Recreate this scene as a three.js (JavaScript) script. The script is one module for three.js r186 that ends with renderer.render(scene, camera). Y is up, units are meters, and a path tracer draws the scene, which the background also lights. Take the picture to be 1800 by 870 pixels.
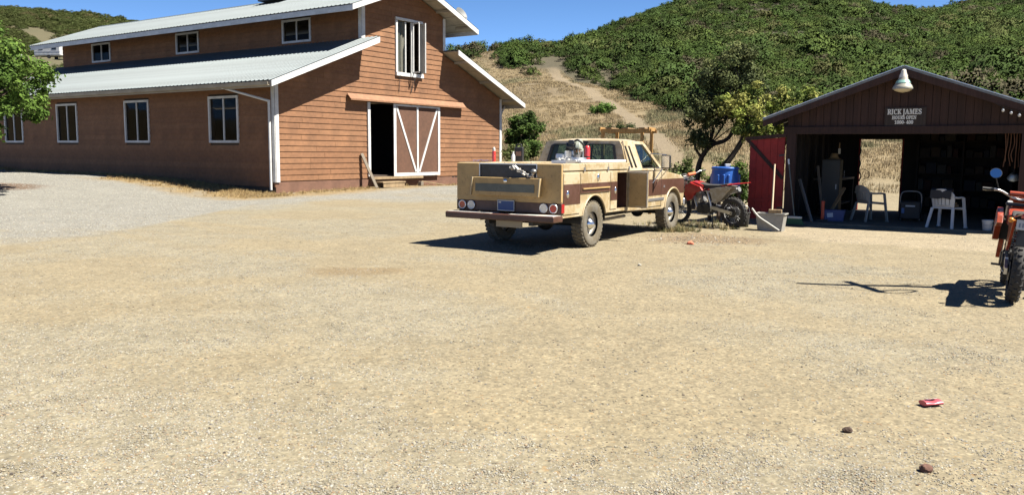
import * as THREE from 'three';
import { mergeGeometries } from 'three/addons/utils/BufferGeometryUtils.js';
import { RoundedBoxGeometry } from 'three/addons/geometries/RoundedBoxGeometry.js';
import { TextGeometry } from 'three/addons/geometries/TextGeometry.js';
import { FontLoader } from 'three/addons/loaders/FontLoader.js';
import { ImprovedNoise } from 'three/addons/math/ImprovedNoise.js';

// ---------- camera, sky, sun, exposure ----------
const scene = new THREE.Scene();
const camera = new THREE.PerspectiveCamera(33.37, 1024 / 494, 0.1, 2000);
camera.position.set(0, 1.58, 0);
camera.rotation.order = 'YXZ';
camera.rotation.set(-0.1157, 0, 0.008);

const SUN_AZ = 0.30, SUN_EL = 0.99;                     // azimuth from +x towards the viewer, elevation (radians)
const sunDir = new THREE.Vector3(Math.cos(SUN_EL) * Math.cos(SUN_AZ), Math.sin(SUN_EL), Math.cos(SUN_EL) * Math.sin(SUN_AZ));
{
  const W = 64, H = 256, data = new Float32Array(W * H * 4);
  const zen = [0.005, 0.015, 0.048], mid = [0.020, 0.066, 0.190], hor = [0.22, 0.43, 0.78], low = [0.12, 0.105, 0.085];
  for (let j = 0; j < H; j++) {
    const el = ((j + 0.5) / H - 0.5) * Math.PI;          // row 0 is the nadir
    const s = Math.sin(el);
    for (let i = 0; i < W; i++) {
      const k = (j * W + i) * 4;
      for (let c = 0; c < 3; c++) {
        let v;
        if (s < 0) v = low[c] * 0.6;
        else {
          const a = Math.exp(-s * 9), b = Math.exp(-s * 2.0);
          v = zen[c] + (mid[c] - zen[c]) * b + (hor[c] - mid[c]) * a;
        }
        data[k + c] = v;
      }
      data[k + 3] = 1;
    }
  }
  const t = new THREE.DataTexture(data, W, H, THREE.RGBAFormat, THREE.FloatType);
  t.mapping = THREE.EquirectangularReflectionMapping;
  t.magFilter = THREE.LinearFilter; t.minFilter = THREE.LinearFilter; t.wrapS = THREE.RepeatWrapping;
  t.needsUpdate = true;
  scene.background = t; scene.environment = t;
  
}
const sun = new THREE.DirectionalLight(new THREE.Color().setRGB(1.0, 0.945, 0.84), 5.0);
sun.position.copy(sunDir).multiplyScalar(120); sun.target.position.set(0, 0, -25);
sun.position.add(sun.target.position);
sun.castShadow = true; sun.shadow.mapSize.set(4096, 4096); sun.shadow.bias = -0.0005; sun.shadow.normalBias = 0.03;
Object.assign(sun.shadow.camera, { left: -60, right: 60, top: 60, bottom: -60, near: 1, far: 320 });
scene.add(sun, sun.target);

const renderer = new THREE.WebGLRenderer({ antialias: true });
renderer.toneMapping = THREE.LinearToneMapping;
renderer.toneMappingExposure = 3.0;
renderer.shadowMap.enabled = true;
renderer.shadowMap.type = THREE.PCFSoftShadowMap;

// ---------- helpers ----------
let seed = 12345;
function reseed(s) { seed = s >>> 0; }
function rnd() { seed = (seed + 0x6D2B79F5) | 0; let t = Math.imul(seed ^ (seed >>> 15), 1 | seed); t = (t + Math.imul(t ^ (t >>> 7), 61 | t)) ^ t; return ((t ^ (t >>> 14)) >>> 0) / 4294967296; }
const rr = (a, b) => a + (b - a) * rnd();
const gauss = () => (rnd() + rnd() + rnd() + rnd() - 2) * 1.0;
const clamp = (x, a = 0, b = 1) => Math.min(b, Math.max(a, x));
const sstep = (a, b, x) => { const t = clamp((x - a) / (b - a)); return t * t * (3 - 2 * t); };
const lerp = (a, b, t) => a + (b - a) * t;
const perlin = new ImprovedNoise();
const n2 = (x, y, s = 0) => perlin.noise(x, y, 7.31 + s * 3.77);
function fbm(x, y, s = 0, o = 4) { let a = 0, f = 1, w = 0.5; for (let i = 0; i < o; i++) { a += w * n2(x * f, y * f, s + i); f *= 2.03; w *= 0.5; } return a; }
const V = (x, y, z) => new THREE.Vector3(x, y, z);
const D = Math.PI / 180;

const used = new Map();
function numbered(n) { const c = used.get(n) || 0; used.set(n, c + 1); return c ? n + '_' + String(c).padStart(3, '0') : n; }
function tag(o, label, category, group, kind) { o.userData.label = label; if (category) o.userData.category = category; if (group) o.userData.group = group; if (kind) o.userData.kind = kind; return o; }
function thing(name, label, category, pos = [0, 0, 0], turn = 0, group) {
  const o = new THREE.Group(); o.name = numbered(name); o.position.set(...pos); o.rotation.y = turn; scene.add(o);
  return tag(o, label, category, group);
}
function norm(g) {
  let q = g.index ? g.toNonIndexed() : g;
  for (const k of Object.keys(q.attributes)) if (!['position', 'normal', 'uv', 'color'].includes(k)) q.deleteAttribute(k);
  if (!q.attributes.normal) q.computeVertexNormals();
  if (!q.attributes.uv) q.setAttribute('uv', new THREE.BufferAttribute(new Float32Array(q.attributes.position.count * 2), 2));
  return q;
}
function metreUV(g) {                                     // uv in metres, from the face's main direction
  const p = g.attributes.position, n = g.attributes.normal, u = g.attributes.uv;
  for (let i = 0; i < p.count; i++) {
    const ax = Math.abs(n.getX(i)), ay = Math.abs(n.getY(i)), az = Math.abs(n.getZ(i));
    if (ay > ax && ay > az) u.setXY(i, p.getX(i), p.getZ(i));
    else if (ax > az) u.setXY(i, p.getZ(i), p.getY(i));
    else u.setXY(i, p.getX(i), p.getY(i));
  }
}
function geoOf(geos) {
  const l = (Array.isArray(geos) ? geos : [geos]).map(norm);
  const c = l.some((g) => g.attributes.color);
  if (c) l.forEach((g) => { if (!g.attributes.color) g.setAttribute('color', new THREE.BufferAttribute(new Float32Array(g.attributes.position.count * 3).fill(1), 3)); });
  return l.length === 1 ? l[0] : mergeGeometries(l, false);
}
function mesh(name, geos, material, parent = scene, matrix) {
  const g = geoOf(geos);
  if (matrix) g.applyMatrix4(matrix);
  if (material.userData.metre) metreUV(g);
  const m = new THREE.Mesh(g, material); m.name = parent === scene ? numbered(name) : name; parent.add(m); return m;
}
function structure(name, geos, material, label) { const m = mesh(name, geos, material); m.userData.kind = 'structure'; if (label) m.userData.label = label; return m; }
function box(w, h, d, x = 0, y = 0, z = 0, rx = 0, ry = 0, rz = 0) { const g = new THREE.BoxGeometry(w, h, d); return place(g, x, y, z, rx, ry, rz); }
function rbox(w, h, d, x = 0, y = 0, z = 0, r = 0.02, seg = 2, rx = 0, ry = 0, rz = 0) { return place(new RoundedBoxGeometry(w, h, d, seg, Math.min(r, w / 2.05, h / 2.05, d / 2.05)), x, y, z, rx, ry, rz); }
function place(g, x = 0, y = 0, z = 0, rx = 0, ry = 0, rz = 0) { if (rx || ry || rz) g.applyMatrix4(new THREE.Matrix4().makeRotationFromEuler(new THREE.Euler(rx, ry, rz, 'YXZ'))); g.translate(x, y, z); return g; }
function cyl(r1, r2, h, x = 0, y = 0, z = 0, seg = 16, rx = 0, ry = 0, rz = 0, open = false) { return place(new THREE.CylinderGeometry(r1, r2, h, seg, 1, open), x, y, z, rx, ry, rz); }
function sph(r, x, y, z, sx = 1, sy = 1, sz = 1, s = 14) { const g = new THREE.SphereGeometry(r, s, Math.ceil(s * 0.7)); g.scale(sx, sy, sz); g.translate(x, y, z); return g; }
function bar(a, b, r, r2 = r, seg = 8) {                  // cylinder between two points
  const A = Array.isArray(a) ? V(...a) : a, B = Array.isArray(b) ? V(...b) : b, d = B.clone().sub(A), L = d.length();
  const g = new THREE.CylinderGeometry(r2, r, L, seg);
  g.applyMatrix4(new THREE.Matrix4().makeRotationFromQuaternion(new THREE.Quaternion().setFromUnitVectors(V(0, 1, 0), d.normalize())));
  g.translate((A.x + B.x) / 2, (A.y + B.y) / 2, (A.z + B.z) / 2); return g;
}
function beam(a, b, w, h, up = V(0, 1, 0)) {              // box between two points
  const A = Array.isArray(a) ? V(...a) : a, B = Array.isArray(b) ? V(...b) : b, x = B.clone().sub(A), L = x.length(); x.normalize();
  const z = x.clone().cross(up).normalize(), y = z.clone().cross(x);
  const g = new THREE.BoxGeometry(L, h, w); g.applyMatrix4(new THREE.Matrix4().makeBasis(x, y, z)); g.translate((A.x + B.x) / 2, (A.y + B.y) / 2, (A.z + B.z) / 2); return g;
}
function tube(pts, r, seg = 8, n = 24, closed = false) { return new THREE.TubeGeometry(new THREE.CatmullRomCurve3(pts.map((p) => V(...p)), closed), n, r, seg, closed); }
function lathe(pts, seg = 24) { return new THREE.LatheGeometry(pts.map((p) => new THREE.Vector2(...p)), seg); }
function shapeOf(pts, holes = []) {
  const s = new THREE.Shape(pts.map((p) => new THREE.Vector2(...p)));
  for (const h of holes) s.holes.push(new THREE.Path(h.map((p) => new THREE.Vector2(...p))));
  return s;
}
function extrude(pts, depth, holes = [], bevel = 0, curve = 8) {
  return new THREE.ExtrudeGeometry(pts instanceof THREE.Shape ? pts : shapeOf(pts, holes), { depth, bevelEnabled: bevel > 0, bevelThickness: bevel, bevelSize: bevel, bevelOffset: -bevel, bevelSegments: 2, curveSegments: curve });
}
function prism(poly, zf, zb) {                            // convex polygon (x,y) with a front depth for each point and a flat back
  const pos = [], n = poly.length, F = poly.map(([x, y]) => [x, y, zf(x, y)]), B = poly.map(([x, y]) => [x, y, zb]);
  const tri = (a, b, c) => pos.push(...a, ...b, ...c);
  for (let i = 1; i < n - 1; i++) { tri(F[0], F[i], F[i + 1]); tri(B[0], B[i + 1], B[i]); }
  for (let i = 0; i < n; i++) { const j = (i + 1) % n; tri(F[i], B[i], B[j]); tri(F[i], B[j], F[j]); }
  const g = new THREE.BufferGeometry(); g.setAttribute('position', new THREE.Float32BufferAttribute(pos, 3)); g.computeVertexNormals(); return g;
}
function clip(poly, a, b, c) {                            // keep a*x + b*y <= c
  const out = [];
  for (let i = 0; i < poly.length; i++) {
    const p = poly[i], q = poly[(i + 1) % poly.length], dp = a * p[0] + b * p[1] - c, dq = a * q[0] + b * q[1] - c;
    if (dp <= 0) out.push(p);
    if ((dp < 0 && dq > 0) || (dp > 0 && dq < 0)) { const t = dp / (dp - dq); out.push([p[0] + (q[0] - p[0]) * t, p[1] + (q[1] - p[1]) * t]); }
  }
  return out;
}
const area = (p) => { let s = 0; for (let i = 0; i < p.length; i++) { const q = p[(i + 1) % p.length]; s += p[i][0] * q[1] - q[0] * p[i][1]; } return s / 2; };

// ---------- textures and materials ----------
function tex(n, fn, { srgb = true, rep = 1, rep2 = rep } = {}) {
  const d = new Uint8Array(n * n * 4);
  for (let j = 0; j < n; j++) for (let i = 0; i < n; i++) {
    const c = fn(i / n, j / n, i, j), k = (j * n + i) * 4, a = Array.isArray(c) ? c : [c, c, c];
    for (let e = 0; e < 3; e++) d[k + e] = clamp(Math.round(a[e] * 255), 0, 255);
    d[k + 3] = 255;
  }
  const t = new THREE.DataTexture(d, n, n); t.magFilter = THREE.LinearFilter; t.minFilter = THREE.LinearMipmapLinearFilter; t.generateMipmaps = true;
  t.wrapS = t.wrapT = THREE.RepeatWrapping; if (srgb) t.colorSpace = THREE.SRGBColorSpace; t.repeat.set(rep, rep2); t.needsUpdate = true; return t;
}
const tn = (u, v, f, s) => {                              // tiling noise
  const w = (x) => x * x * (3 - 2 * x); const X = u * f, Y = v * f, i = Math.floor(X), j = Math.floor(Y), fx = w(X - i), fy = w(Y - j);
  const h = (a, b) => { a = ((a % f) + f) % f; b = ((b % f) + f) % f; let q = Math.imul(a + 1, 374761393) ^ Math.imul(b + 1, 668265263) ^ Math.imul(s + 1, 1274126177); q = Math.imul(q ^ (q >>> 13), 1274126177); return ((q ^ (q >>> 16)) >>> 0) / 4294967296; };
  return lerp(lerp(h(i, j), h(i + 1, j), fx), lerp(h(i, j + 1), h(i + 1, j + 1), fx), fy);
};
function std(rgb, rough = 0.8, metal = 0, o = {}) {
  const m = new THREE.MeshStandardMaterial({ roughness: rough, metalness: metal, ...o }); m.color.setRGB(...rgb);
  if (o.map || o.bumpMap || o.roughnessMap) m.userData.metre = true; return m;
}
function phys(rgb, rough, metal, o = {}) { const m = new THREE.MeshPhysicalMaterial({ roughness: rough, metalness: metal, ...o }); m.color.setRGB(...rgb); if (o.map || o.bumpMap) m.userData.metre = true; return m; }

const T = {};
T.mottle = tex(512, (u, v) => { const a = 0.5 * tn(u, v, 8, 1) + 0.3 * tn(u, v, 32, 2) + 0.2 * tn(u, v, 128, 3); return 0.80 + 0.2 * a; }, { rep: 0.4 });
T.wood = tex(512, (u, v) => { const a = 0.55 * tn(u, v * 0 + 0.13 * Math.floor(v * 1), 64, 4) + 0.25 * tn(u * 1, v, 128, 5) + 0.2 * tn(u, v, 6, 6); return 0.72 + 0.28 * a; }, { rep: 0.8, rep2: 0.12 });
T.weather = tex(512, (u, v) => { const a = 0.5 * tn(u, v, 5, 7) + 0.35 * tn(u, v, 23, 8) + 0.15 * tn(u, v, 97, 9); const st = tn(u, v, 61, 12) > 0.86 ? -0.08 : 0; return clamp(0.76 + 0.26 * a + st); }, { rep: 0.5 });
T.dust = tex(512, (u, v) => { const a = 0.45 * tn(u, v, 6, 21) + 0.35 * tn(u, v, 27, 22) + 0.2 * tn(u, v, 120, 23); const k = sstep(0.35, 0.75, a); return [lerp(0.98, 0.86, k), lerp(0.98, 0.82, k), lerp(0.98, 0.74, k)]; }, { rep: 0.8 });
T.mottleB = tex(512, (u, v) => 0.5 * tn(u, v, 16, 31) + 0.5 * tn(u, v, 90, 32), { srgb: false, rep: 1.2 });

const M = {};
M.barn = [[0.2399, 0.1137, 0.05194], [0.2251, 0.1056, 0.04802], [0.2546, 0.123, 0.05684], [0.2337, 0.109, 0.049]].map((c) => std(c, 0.82, 0, { map: T.weather, bumpMap: T.mottleB, bumpScale: 0.001 }));
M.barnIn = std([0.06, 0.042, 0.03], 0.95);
M.white = std([0.62, 0.62, 0.61], 0.55, 0, { map: T.mottle });
M.cream = std([0.364, 0.315, 0.238], 0.7, 0, { map: T.mottle });
M.roof = std([0.132, 0.158, 0.168], 0.5, 0.15, { map: T.weather });
M.concrete = std([0.294, 0.252, 0.196], 0.95, 0, { map: T.weather });
M.foundation = std([0.185, 0.095, 0.062], 0.9, 0, { map: T.weather });
M.glass = phys([0.80, 0.84, 0.84], 0.03, 0, { transmission: 1, ior: 1.12, thickness: 0 });
M.darkMetal = std([0.05, 0.05, 0.05], 0.5, 0.6);
M.black = std([0.018, 0.018, 0.018], 0.6);
M.blackGloss = std([0.02, 0.02, 0.022], 0.25);
M.rubber = std([0.030, 0.028, 0.026], 0.85);
M.dustRubber = std([0.135, 0.122, 0.098], 0.95, 0, { map: T.dust });
M.chrome = std([0.72, 0.72, 0.72], 0.22, 1);
M.alu = std([0.62, 0.62, 0.62], 0.38, 0.9);
M.steel = std([0.36, 0.36, 0.36], 0.45, 0.8);
M.wood = std([0.35, 0.224, 0.112], 0.85, 0, { map: T.wood });
M.woodPale = std([0.322, 0.231, 0.1295], 0.85, 0, { map: T.wood });
M.woodGrey = std([0.195, 0.1625, 0.1235], 0.9, 0, { map: T.wood });
M.woodOrange = std([0.46, 0.26, 0.085], 0.8, 0, { map: T.wood });
M.doorBrown = std([0.126, 0.05976, 0.03456], 0.85, 0, { map: T.weather });
M.trackWood = std([0.28, 0.14, 0.0735], 0.8, 0, { map: T.weather });
M.pane_reflection = std([0.20, 0.175, 0.14], 1);  // pale tone standing for the reflection in the loft pane

// ---------- terrain: heights at surveyed points, joined by a multiquadric surface ----------
const survey = [];
for (let x = -9; x <= 15; x += 6) for (let z = 8; z >= -22; z -= 5) if (!(x < -6 && z < -18)) survey.push([x, z, 0]);
survey.push(
  [9, -24, 0], [12.5, -22.5, 0.02], [14, -19, 0], [1, -27, 0.08], [-4, -27, 0.1],
  [-8.1, -27.6, 0.22], [-8.8, -28.9, 0.25], [-15.3, -32.7, 0.47], [-25, -39, 0.68], [-15, -24, 0.35], [-22, -30, 0.5], [-4, -33.4, 0.22], [-0.3, -38.4, 0.34], [-12, -18, 0.14], [-30, -25, 0.6],
  [-9, -45, 0.8], [-20, -52, 1.2], [-28, -46, 1.2],
  [1.5, -33, 0.5], [1.5, -38, 0.95], [3.35, -50, 3.1], [2.1, -66, 6.6], [4.1, -74, 8.3], [-1.7, -78, 9.0], [-3, -92, 11.9], [-3, -125, 11.5],
  [6.3, -32, 0.95], [7, -52, 3.9], [9.8, -50, 3.8], [7.7, -60, 5.4], [5, -68, 6.9],
  [14.2, -32, 0.95], [17, -38, 2.2], [20, -28, 0.5], [26, -24, 0.5],
  [6.8, -105, 14.6], [15.8, -120, 19.4], [25, -130, 23.2], [37, -140, 28.6], [52, -150, 26.3], [60, -155, 24.6], [70, -160, 25.8], [82, -165, 28.4], [99, -165, 32.8],
  [12, -160, 17], [40, -190, 25], [75, -210, 24], [110, -215, 26],
  [12, -40, 2.3], [18, -60, 6.0], [24, -80, 10.2], [33, -110, 18.6], [22, -40, 2.5], [38, -70, 7.6], [60, -110, 16.4], [40, -45, 3.5], [70, -70, 9],
  [-45, -72, 3.5], [-62, -108, 9.0], [-82, -150, 17.3], [-74, -150, 17.3], [-157, -260, 44], [-142, -270, 43.8], [-127, -280, 42.5], [-84, -280, 37], [-40, -250, 26], [-110, -210, 29], [-100, -150, 17], [-130, -330, 40], [-20, -180, 13],
  [-80, -100, 9], [-160, -200, 32], [-50, -20, 0.8], [-110, -40, 4], [45, -10, 1.2], [90, -20, 5],
  [0, 60, -0.3], [-60, 60, -0.5], [60, 60, 0.3], [0, 200, -3], [-250, 150, -3], [250, 150, -2], [-300, -100, 20], [300, -100, 22], [0, -450, 20], [300, -400, 30], [-350, -400, 40],
);
const rbf = (() => {
  const n = survey.length, c2 = 36, A = [];
  for (let i = 0; i < n; i++) { const r = new Float64Array(n + 1); for (let j = 0; j < n; j++) { const dx = survey[i][0] - survey[j][0], dz = survey[i][1] - survey[j][1]; r[j] = Math.sqrt(dx * dx + dz * dz + c2); } r[i] += -0.05; r[n] = survey[i][2]; A.push(r); }
  for (let i = 0; i < n; i++) { let p = i; for (let k = i + 1; k < n; k++) if (Math.abs(A[k][i]) > Math.abs(A[p][i])) p = k; [A[i], A[p]] = [A[p], A[i]]; for (let k = i + 1; k < n; k++) { const f = A[k][i] / A[i][i]; if (f) for (let j = i; j <= n; j++) A[k][j] -= f * A[i][j]; } }
  const w = new Float64Array(n); for (let i = n - 1; i >= 0; i--) { let s = A[i][n]; for (let j = i + 1; j < n; j++) s -= A[i][j] * w[j]; w[i] = s / A[i][i]; }
  return (x, z) => { let s = 0; for (let i = 0; i < n; i++) { const dx = x - survey[i][0], dz = z - survey[i][1]; s += w[i] * Math.sqrt(dx * dx + dz * dz + c2); } return s; };
})();
function groundY(x, z) {
  let h = rbf(x, z);
  const yard = sstep(30, 22, Math.hypot((x - 3) / 0.85, z + 7));     // the levelled yard
  h *= 1 - yard;
  const far = sstep(24, 60, Math.hypot(x - 3, z + 7));
  h += far * (fbm(x * 0.05, z * 0.05, 2, 3) * 1.6 + fbm(x * 0.25, z * 0.25, 5, 3) * 0.35);
  return h;
}
// ---------- ground sheet ----------
const GRAVEL_EDGE = [[-40, -9.5], [-11, -11.2], [-8.2, -13], [-7.6, -16.6], [-8.4, -22], [-5.5, -26.2], [-1.5, -28.6], [3, -30.5], [6, -33]];
function edgeZ(x) { const e = GRAVEL_EDGE; if (x <= e[0][0]) return e[0][1]; for (let i = 1; i < e.length; i++) if (x <= e[i][0]) return lerp(e[i - 1][1], e[i][1], (x - e[i - 1][0]) / (e[i][0] - e[i - 1][0])); return -400; }
const TRACK = [[7.2, -26], [6.6, -32], [7.2, -42], [7.2, -52], [6.6, -59], [5.2, -67], [4.1, -74], [3.2, -84]];
function segDist(x, z, L) { let best = 1e9; for (let i = 1; i < L.length; i++) { const ax = L[i - 1][0], az = L[i - 1][1], bx = L[i][0] - ax, bz = L[i][1] - az, t = clamp(((x - ax) * bx + (z - az) * bz) / (bx * bx + bz * bz)); best = Math.min(best, Math.hypot(x - ax - bx * t, z - az - bz * t)); } return best; }
const barnA = 0.9693, barnC = [-8.137, -28.4];
const barnLocal = (x, z) => { const dx = x - barnC[0], dz = z - barnC[1], c = Math.cos(barnA), s = Math.sin(barnA); return [dx * c - dz * s, dx * s + dz * c]; };  // [along the front, out of the front]
const SCRUB_EDGE = [[-30, -95], [-9, -84], [-4.4, -84], [-3.2, -97], [-2.2, -97], [-1.6, -82], [1, -78.5], [4.2, -77], [5.6, -71], [8.6, -63], [10.4, -55], [13, -49], [18, -44], [26, -41], [40, -37], [70, -36], [120, -40]];
function scrubZ(x) { const e = SCRUB_EDGE; if (x <= e[0][0]) return e[0][1]; for (let i = 1; i < e.length; i++) if (x <= e[i][0]) return lerp(e[i - 1][1], e[i][1], (x - e[i - 1][0]) / (e[i][0] - e[i - 1][0])); return -40; }
const mix3 = (a, b, t) => [lerp(a[0], b[0], t), lerp(a[1], b[1], t), lerp(a[2], b[2], t)];
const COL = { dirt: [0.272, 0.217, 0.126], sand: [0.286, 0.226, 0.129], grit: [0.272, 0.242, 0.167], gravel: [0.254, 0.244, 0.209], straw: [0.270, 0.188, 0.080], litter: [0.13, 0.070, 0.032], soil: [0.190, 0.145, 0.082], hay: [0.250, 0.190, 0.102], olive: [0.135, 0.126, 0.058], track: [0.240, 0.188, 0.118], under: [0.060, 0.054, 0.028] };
const ARCS = [[9, -31, 21.0, 0.24], [9, -31, 22.7, 0.24], [-14, -2, 15.5, 0.22], [-14, -2, 17.2, 0.22], [30, 6, 27.5, 0.26], [30, 6, 29.2, 0.26]];
function wheelMask(x, z) {                                            // ground pressed smooth by wheels
  let m = 0; const w = fbm(x * 0.5, z * 0.5, 44, 3), p = fbm(x * 0.9, z * 0.9, 47, 3);
  for (const [cx, cz, r, h] of ARCS) m = Math.max(m, sstep(h, h * 0.3, Math.abs(Math.hypot(x - cx, z - cz) - r + w * 0.35) + p * 0.25));
  return m * sstep(-0.25, 0.1, fbm(x * 0.2, z * 0.2, 49, 2));
}
function strawMask(x, z) {                                            // straw and weeds along the barn
  const [s, o] = barnLocal(x, z); if (s < -6 || s > 15 || o > 4 || o < -12) return 0;
  const a = fbm(x * 0.35, z * 0.35, 11, 4), b = fbm(x * 1.3, z * 1.3, 14, 3), dw = s < 0 ? -s : 0;
  const st = Math.max(sstep(3.6, 2.0, dw + Math.abs(a) * 2.6) * sstep(-9.5, -6.5, o + 3 * a) * sstep(2.0, 0.6, o), sstep(1.5, 0.55, o + b * 0.8) * sstep(-1.5, -0.2, s) * sstep(14, 12, s));
  return clamp(st * (0.95 + 1.3 * b));
}
function groundColor(x, z) {
  const a = fbm(x * 0.35, z * 0.35, 11, 4), b = fbm(x * 1.3, z * 1.3, 14, 3), w = fbm(x * 0.12 + 0.05 * z, z * 0.55, 17, 4);
  let c = mix3(COL.dirt, COL.sand, clamp(0.5 + 1.4 * w));
  const grit = sstep(-0.12, 0.22, a + 0.35 * b + 0.018 * (-1.5 - x));
  c = mix3(c, COL.grit, 0.30 + 0.45 * grit);
  c = mix3(c, mix3(COL.sand, COL.grit, 0.25), 0.75 * wheelMask(x, z));
  const g = sstep(-2.6, 3.4, edgeZ(x) - z + a * 6.0 + b * 4.5 + 3.0 * w);
  c = mix3(c, COL.gravel, g);
  const pud = Math.hypot((x + 2.0) / 0.62, (z + 10.75) / 0.42) + b * 0.5;
  c = mix3(c, [0.205, 0.145, 0.07], 0.8 * sstep(1.15, 0.7, pud));
  const [s, o] = barnLocal(x, z);
  c = mix3(c, COL.straw, strawMask(x, z));
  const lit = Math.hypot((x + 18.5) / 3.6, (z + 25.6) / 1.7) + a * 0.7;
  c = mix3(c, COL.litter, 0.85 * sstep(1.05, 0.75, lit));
  const deb = Math.hypot((x - 3.6) / 1.25, (z + 15.3) / 1.25) + b * 0.9;
  c = mix3(c, [0.17, 0.11, 0.055], 0.55 * sstep(1.1, 0.5, deb));
  { const lx = x - 6.636, lz = z + 18.706, ax = lx * Math.cos(-0.5393) - lz * Math.sin(-0.5393), az = lx * Math.sin(-0.5393) + lz * Math.cos(-0.5393); const d = Math.min(ax + 0.3, 6.8 - ax, 3.9 - az - 0.5 * sstep(2.2, -0.3, ax), az + 6); c = mix3(c, [0.335, 0.275, 0.180], 0.95 * sstep(-0.1, 0.35, d + 0.7 * b)); }
  const hill = sstep(0.3, 0.9, groundY(x, z)) * (z < -24 ? 1 : 0) * (z < edgeZ(x) && x < -6 && z > -48 && s < 14 ? sstep(0, 6, -s - 8) : 1);
  let h = mix3(COL.hay, COL.soil, sstep(-0.1, 0.25, fbm(x * 0.22, z * 0.22, 21, 4)));
  h = mix3(h, COL.olive, 0.7 * sstep(0.02, 0.25, fbm(x * 0.15 + 9, z * 0.2, 24, 4)));
  const far = sstep(-100, -140, z) * sstep(-30, -50, x); h = mix3(h, [0.092, 0.086, 0.038], far * 0.8);
  c = mix3(c, h, hill);
  const td = segDist(x, z, TRACK) + b * 0.45 + a * 0.3;
  c = mix3(c, COL.track, 0.9 * sstep(0.85, 0.35, td) * sstep(-25, -30, z));
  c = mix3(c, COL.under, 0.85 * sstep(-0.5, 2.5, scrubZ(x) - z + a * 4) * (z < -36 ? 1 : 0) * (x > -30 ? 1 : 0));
  const k = 1 + 0.10 * b;
  return [c[0] * k, c[1] * k, c[2] * k];
}
function axis(knots) { const out = []; for (let i = 1; i < knots.length; i++) { const [a, sa] = knots[i - 1], [b, sb] = knots[i]; let x = a; while (x < b - 1e-6) { out.push(x); const t = (x - a) / (b - a); x += lerp(sa, sb, t); } } out.push(knots[knots.length - 1][0]); return out; }
T.ground = tex(1024, (u, v) => {
  const f = tn(u, v, 400, 41), m = tn(u, v, 170, 42), g = tn(u, v, 60, 43), big = tn(u, v, 12, 44);
  let k = 0.80 + 0.13 * (f - 0.5) + 0.16 * (m - 0.5) + 0.07 * (g - 0.5) + 0.05 * (big - 0.5);
  let c = [k, k, k];
  const p = tn(u, v, 230, 45), q = tn(u, v, 210, 46);
  if (p > 0.86) c = [k + 0.12, k + 0.13, k + 0.15]; else if (p < 0.10) c = [k - 0.25, k - 0.24, k - 0.22]; else if (q > 0.9) c = [k + 0.05, k - 0.02, k - 0.1];
  return c;
}, { rep: 1 / 4.3 });
T.groundB = tex(1024, (u, v) => 0.4 * tn(u, v, 330, 51) + 0.4 * tn(u, v, 140, 52) + 0.2 * tn(u, v, 40, 53), { srgb: false, rep: 1 / 4.3 });
{
  const xs = axis([[-620, 60], [-250, 14], [-90, 3.0], [-34, 0.8], [-16, 0.22], [14, 0.22], [30, 1.0], [110, 3.0], [250, 16], [620, 60]]);
  const zs = axis([[-620, 60], [-300, 12], [-170, 3.0], [-80, 1.1], [-45, 0.45], [-26, 0.2], [2, 0.2], [12, 1.2], [60, 12], [420, 60]]);
  const nx = xs.length, nz = zs.length, pos = new Float32Array(nx * nz * 3), col = new Float32Array(nx * nz * 3), uv = new Float32Array(nx * nz * 2), idx = [];
  for (let j = 0; j < nz; j++) for (let i = 0; i < nx; i++) {
    const k = j * nx + i, x = xs[i], z = zs[j];
    const near = sstep(40, 15, Math.hypot(x, z));
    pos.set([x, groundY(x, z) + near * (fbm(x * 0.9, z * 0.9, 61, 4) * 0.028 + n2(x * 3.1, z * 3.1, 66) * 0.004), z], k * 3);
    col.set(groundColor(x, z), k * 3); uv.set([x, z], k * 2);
    if (i && j) idx.push(k - nx - 1, k - 1, k, k - nx - 1, k, k - nx);
  }
  const g = new THREE.BufferGeometry();
  g.setAttribute('position', new THREE.BufferAttribute(pos, 3)); g.setAttribute('color', new THREE.BufferAttribute(col, 3)); g.setAttribute('uv', new THREE.BufferAttribute(uv, 2)); g.setIndex(idx); g.computeVertexNormals();
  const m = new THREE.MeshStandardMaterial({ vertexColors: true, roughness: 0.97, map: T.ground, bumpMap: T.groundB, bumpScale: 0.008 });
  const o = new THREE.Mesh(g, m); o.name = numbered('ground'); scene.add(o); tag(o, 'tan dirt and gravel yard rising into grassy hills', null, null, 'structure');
}
const gy = (x, z) => groundY(x, z) + sstep(40, 15, Math.hypot(x, z)) * (fbm(x * 0.9, z * 0.9, 61, 4) * 0.028 + n2(x * 3.1, z * 3.1, 66) * 0.004);

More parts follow.
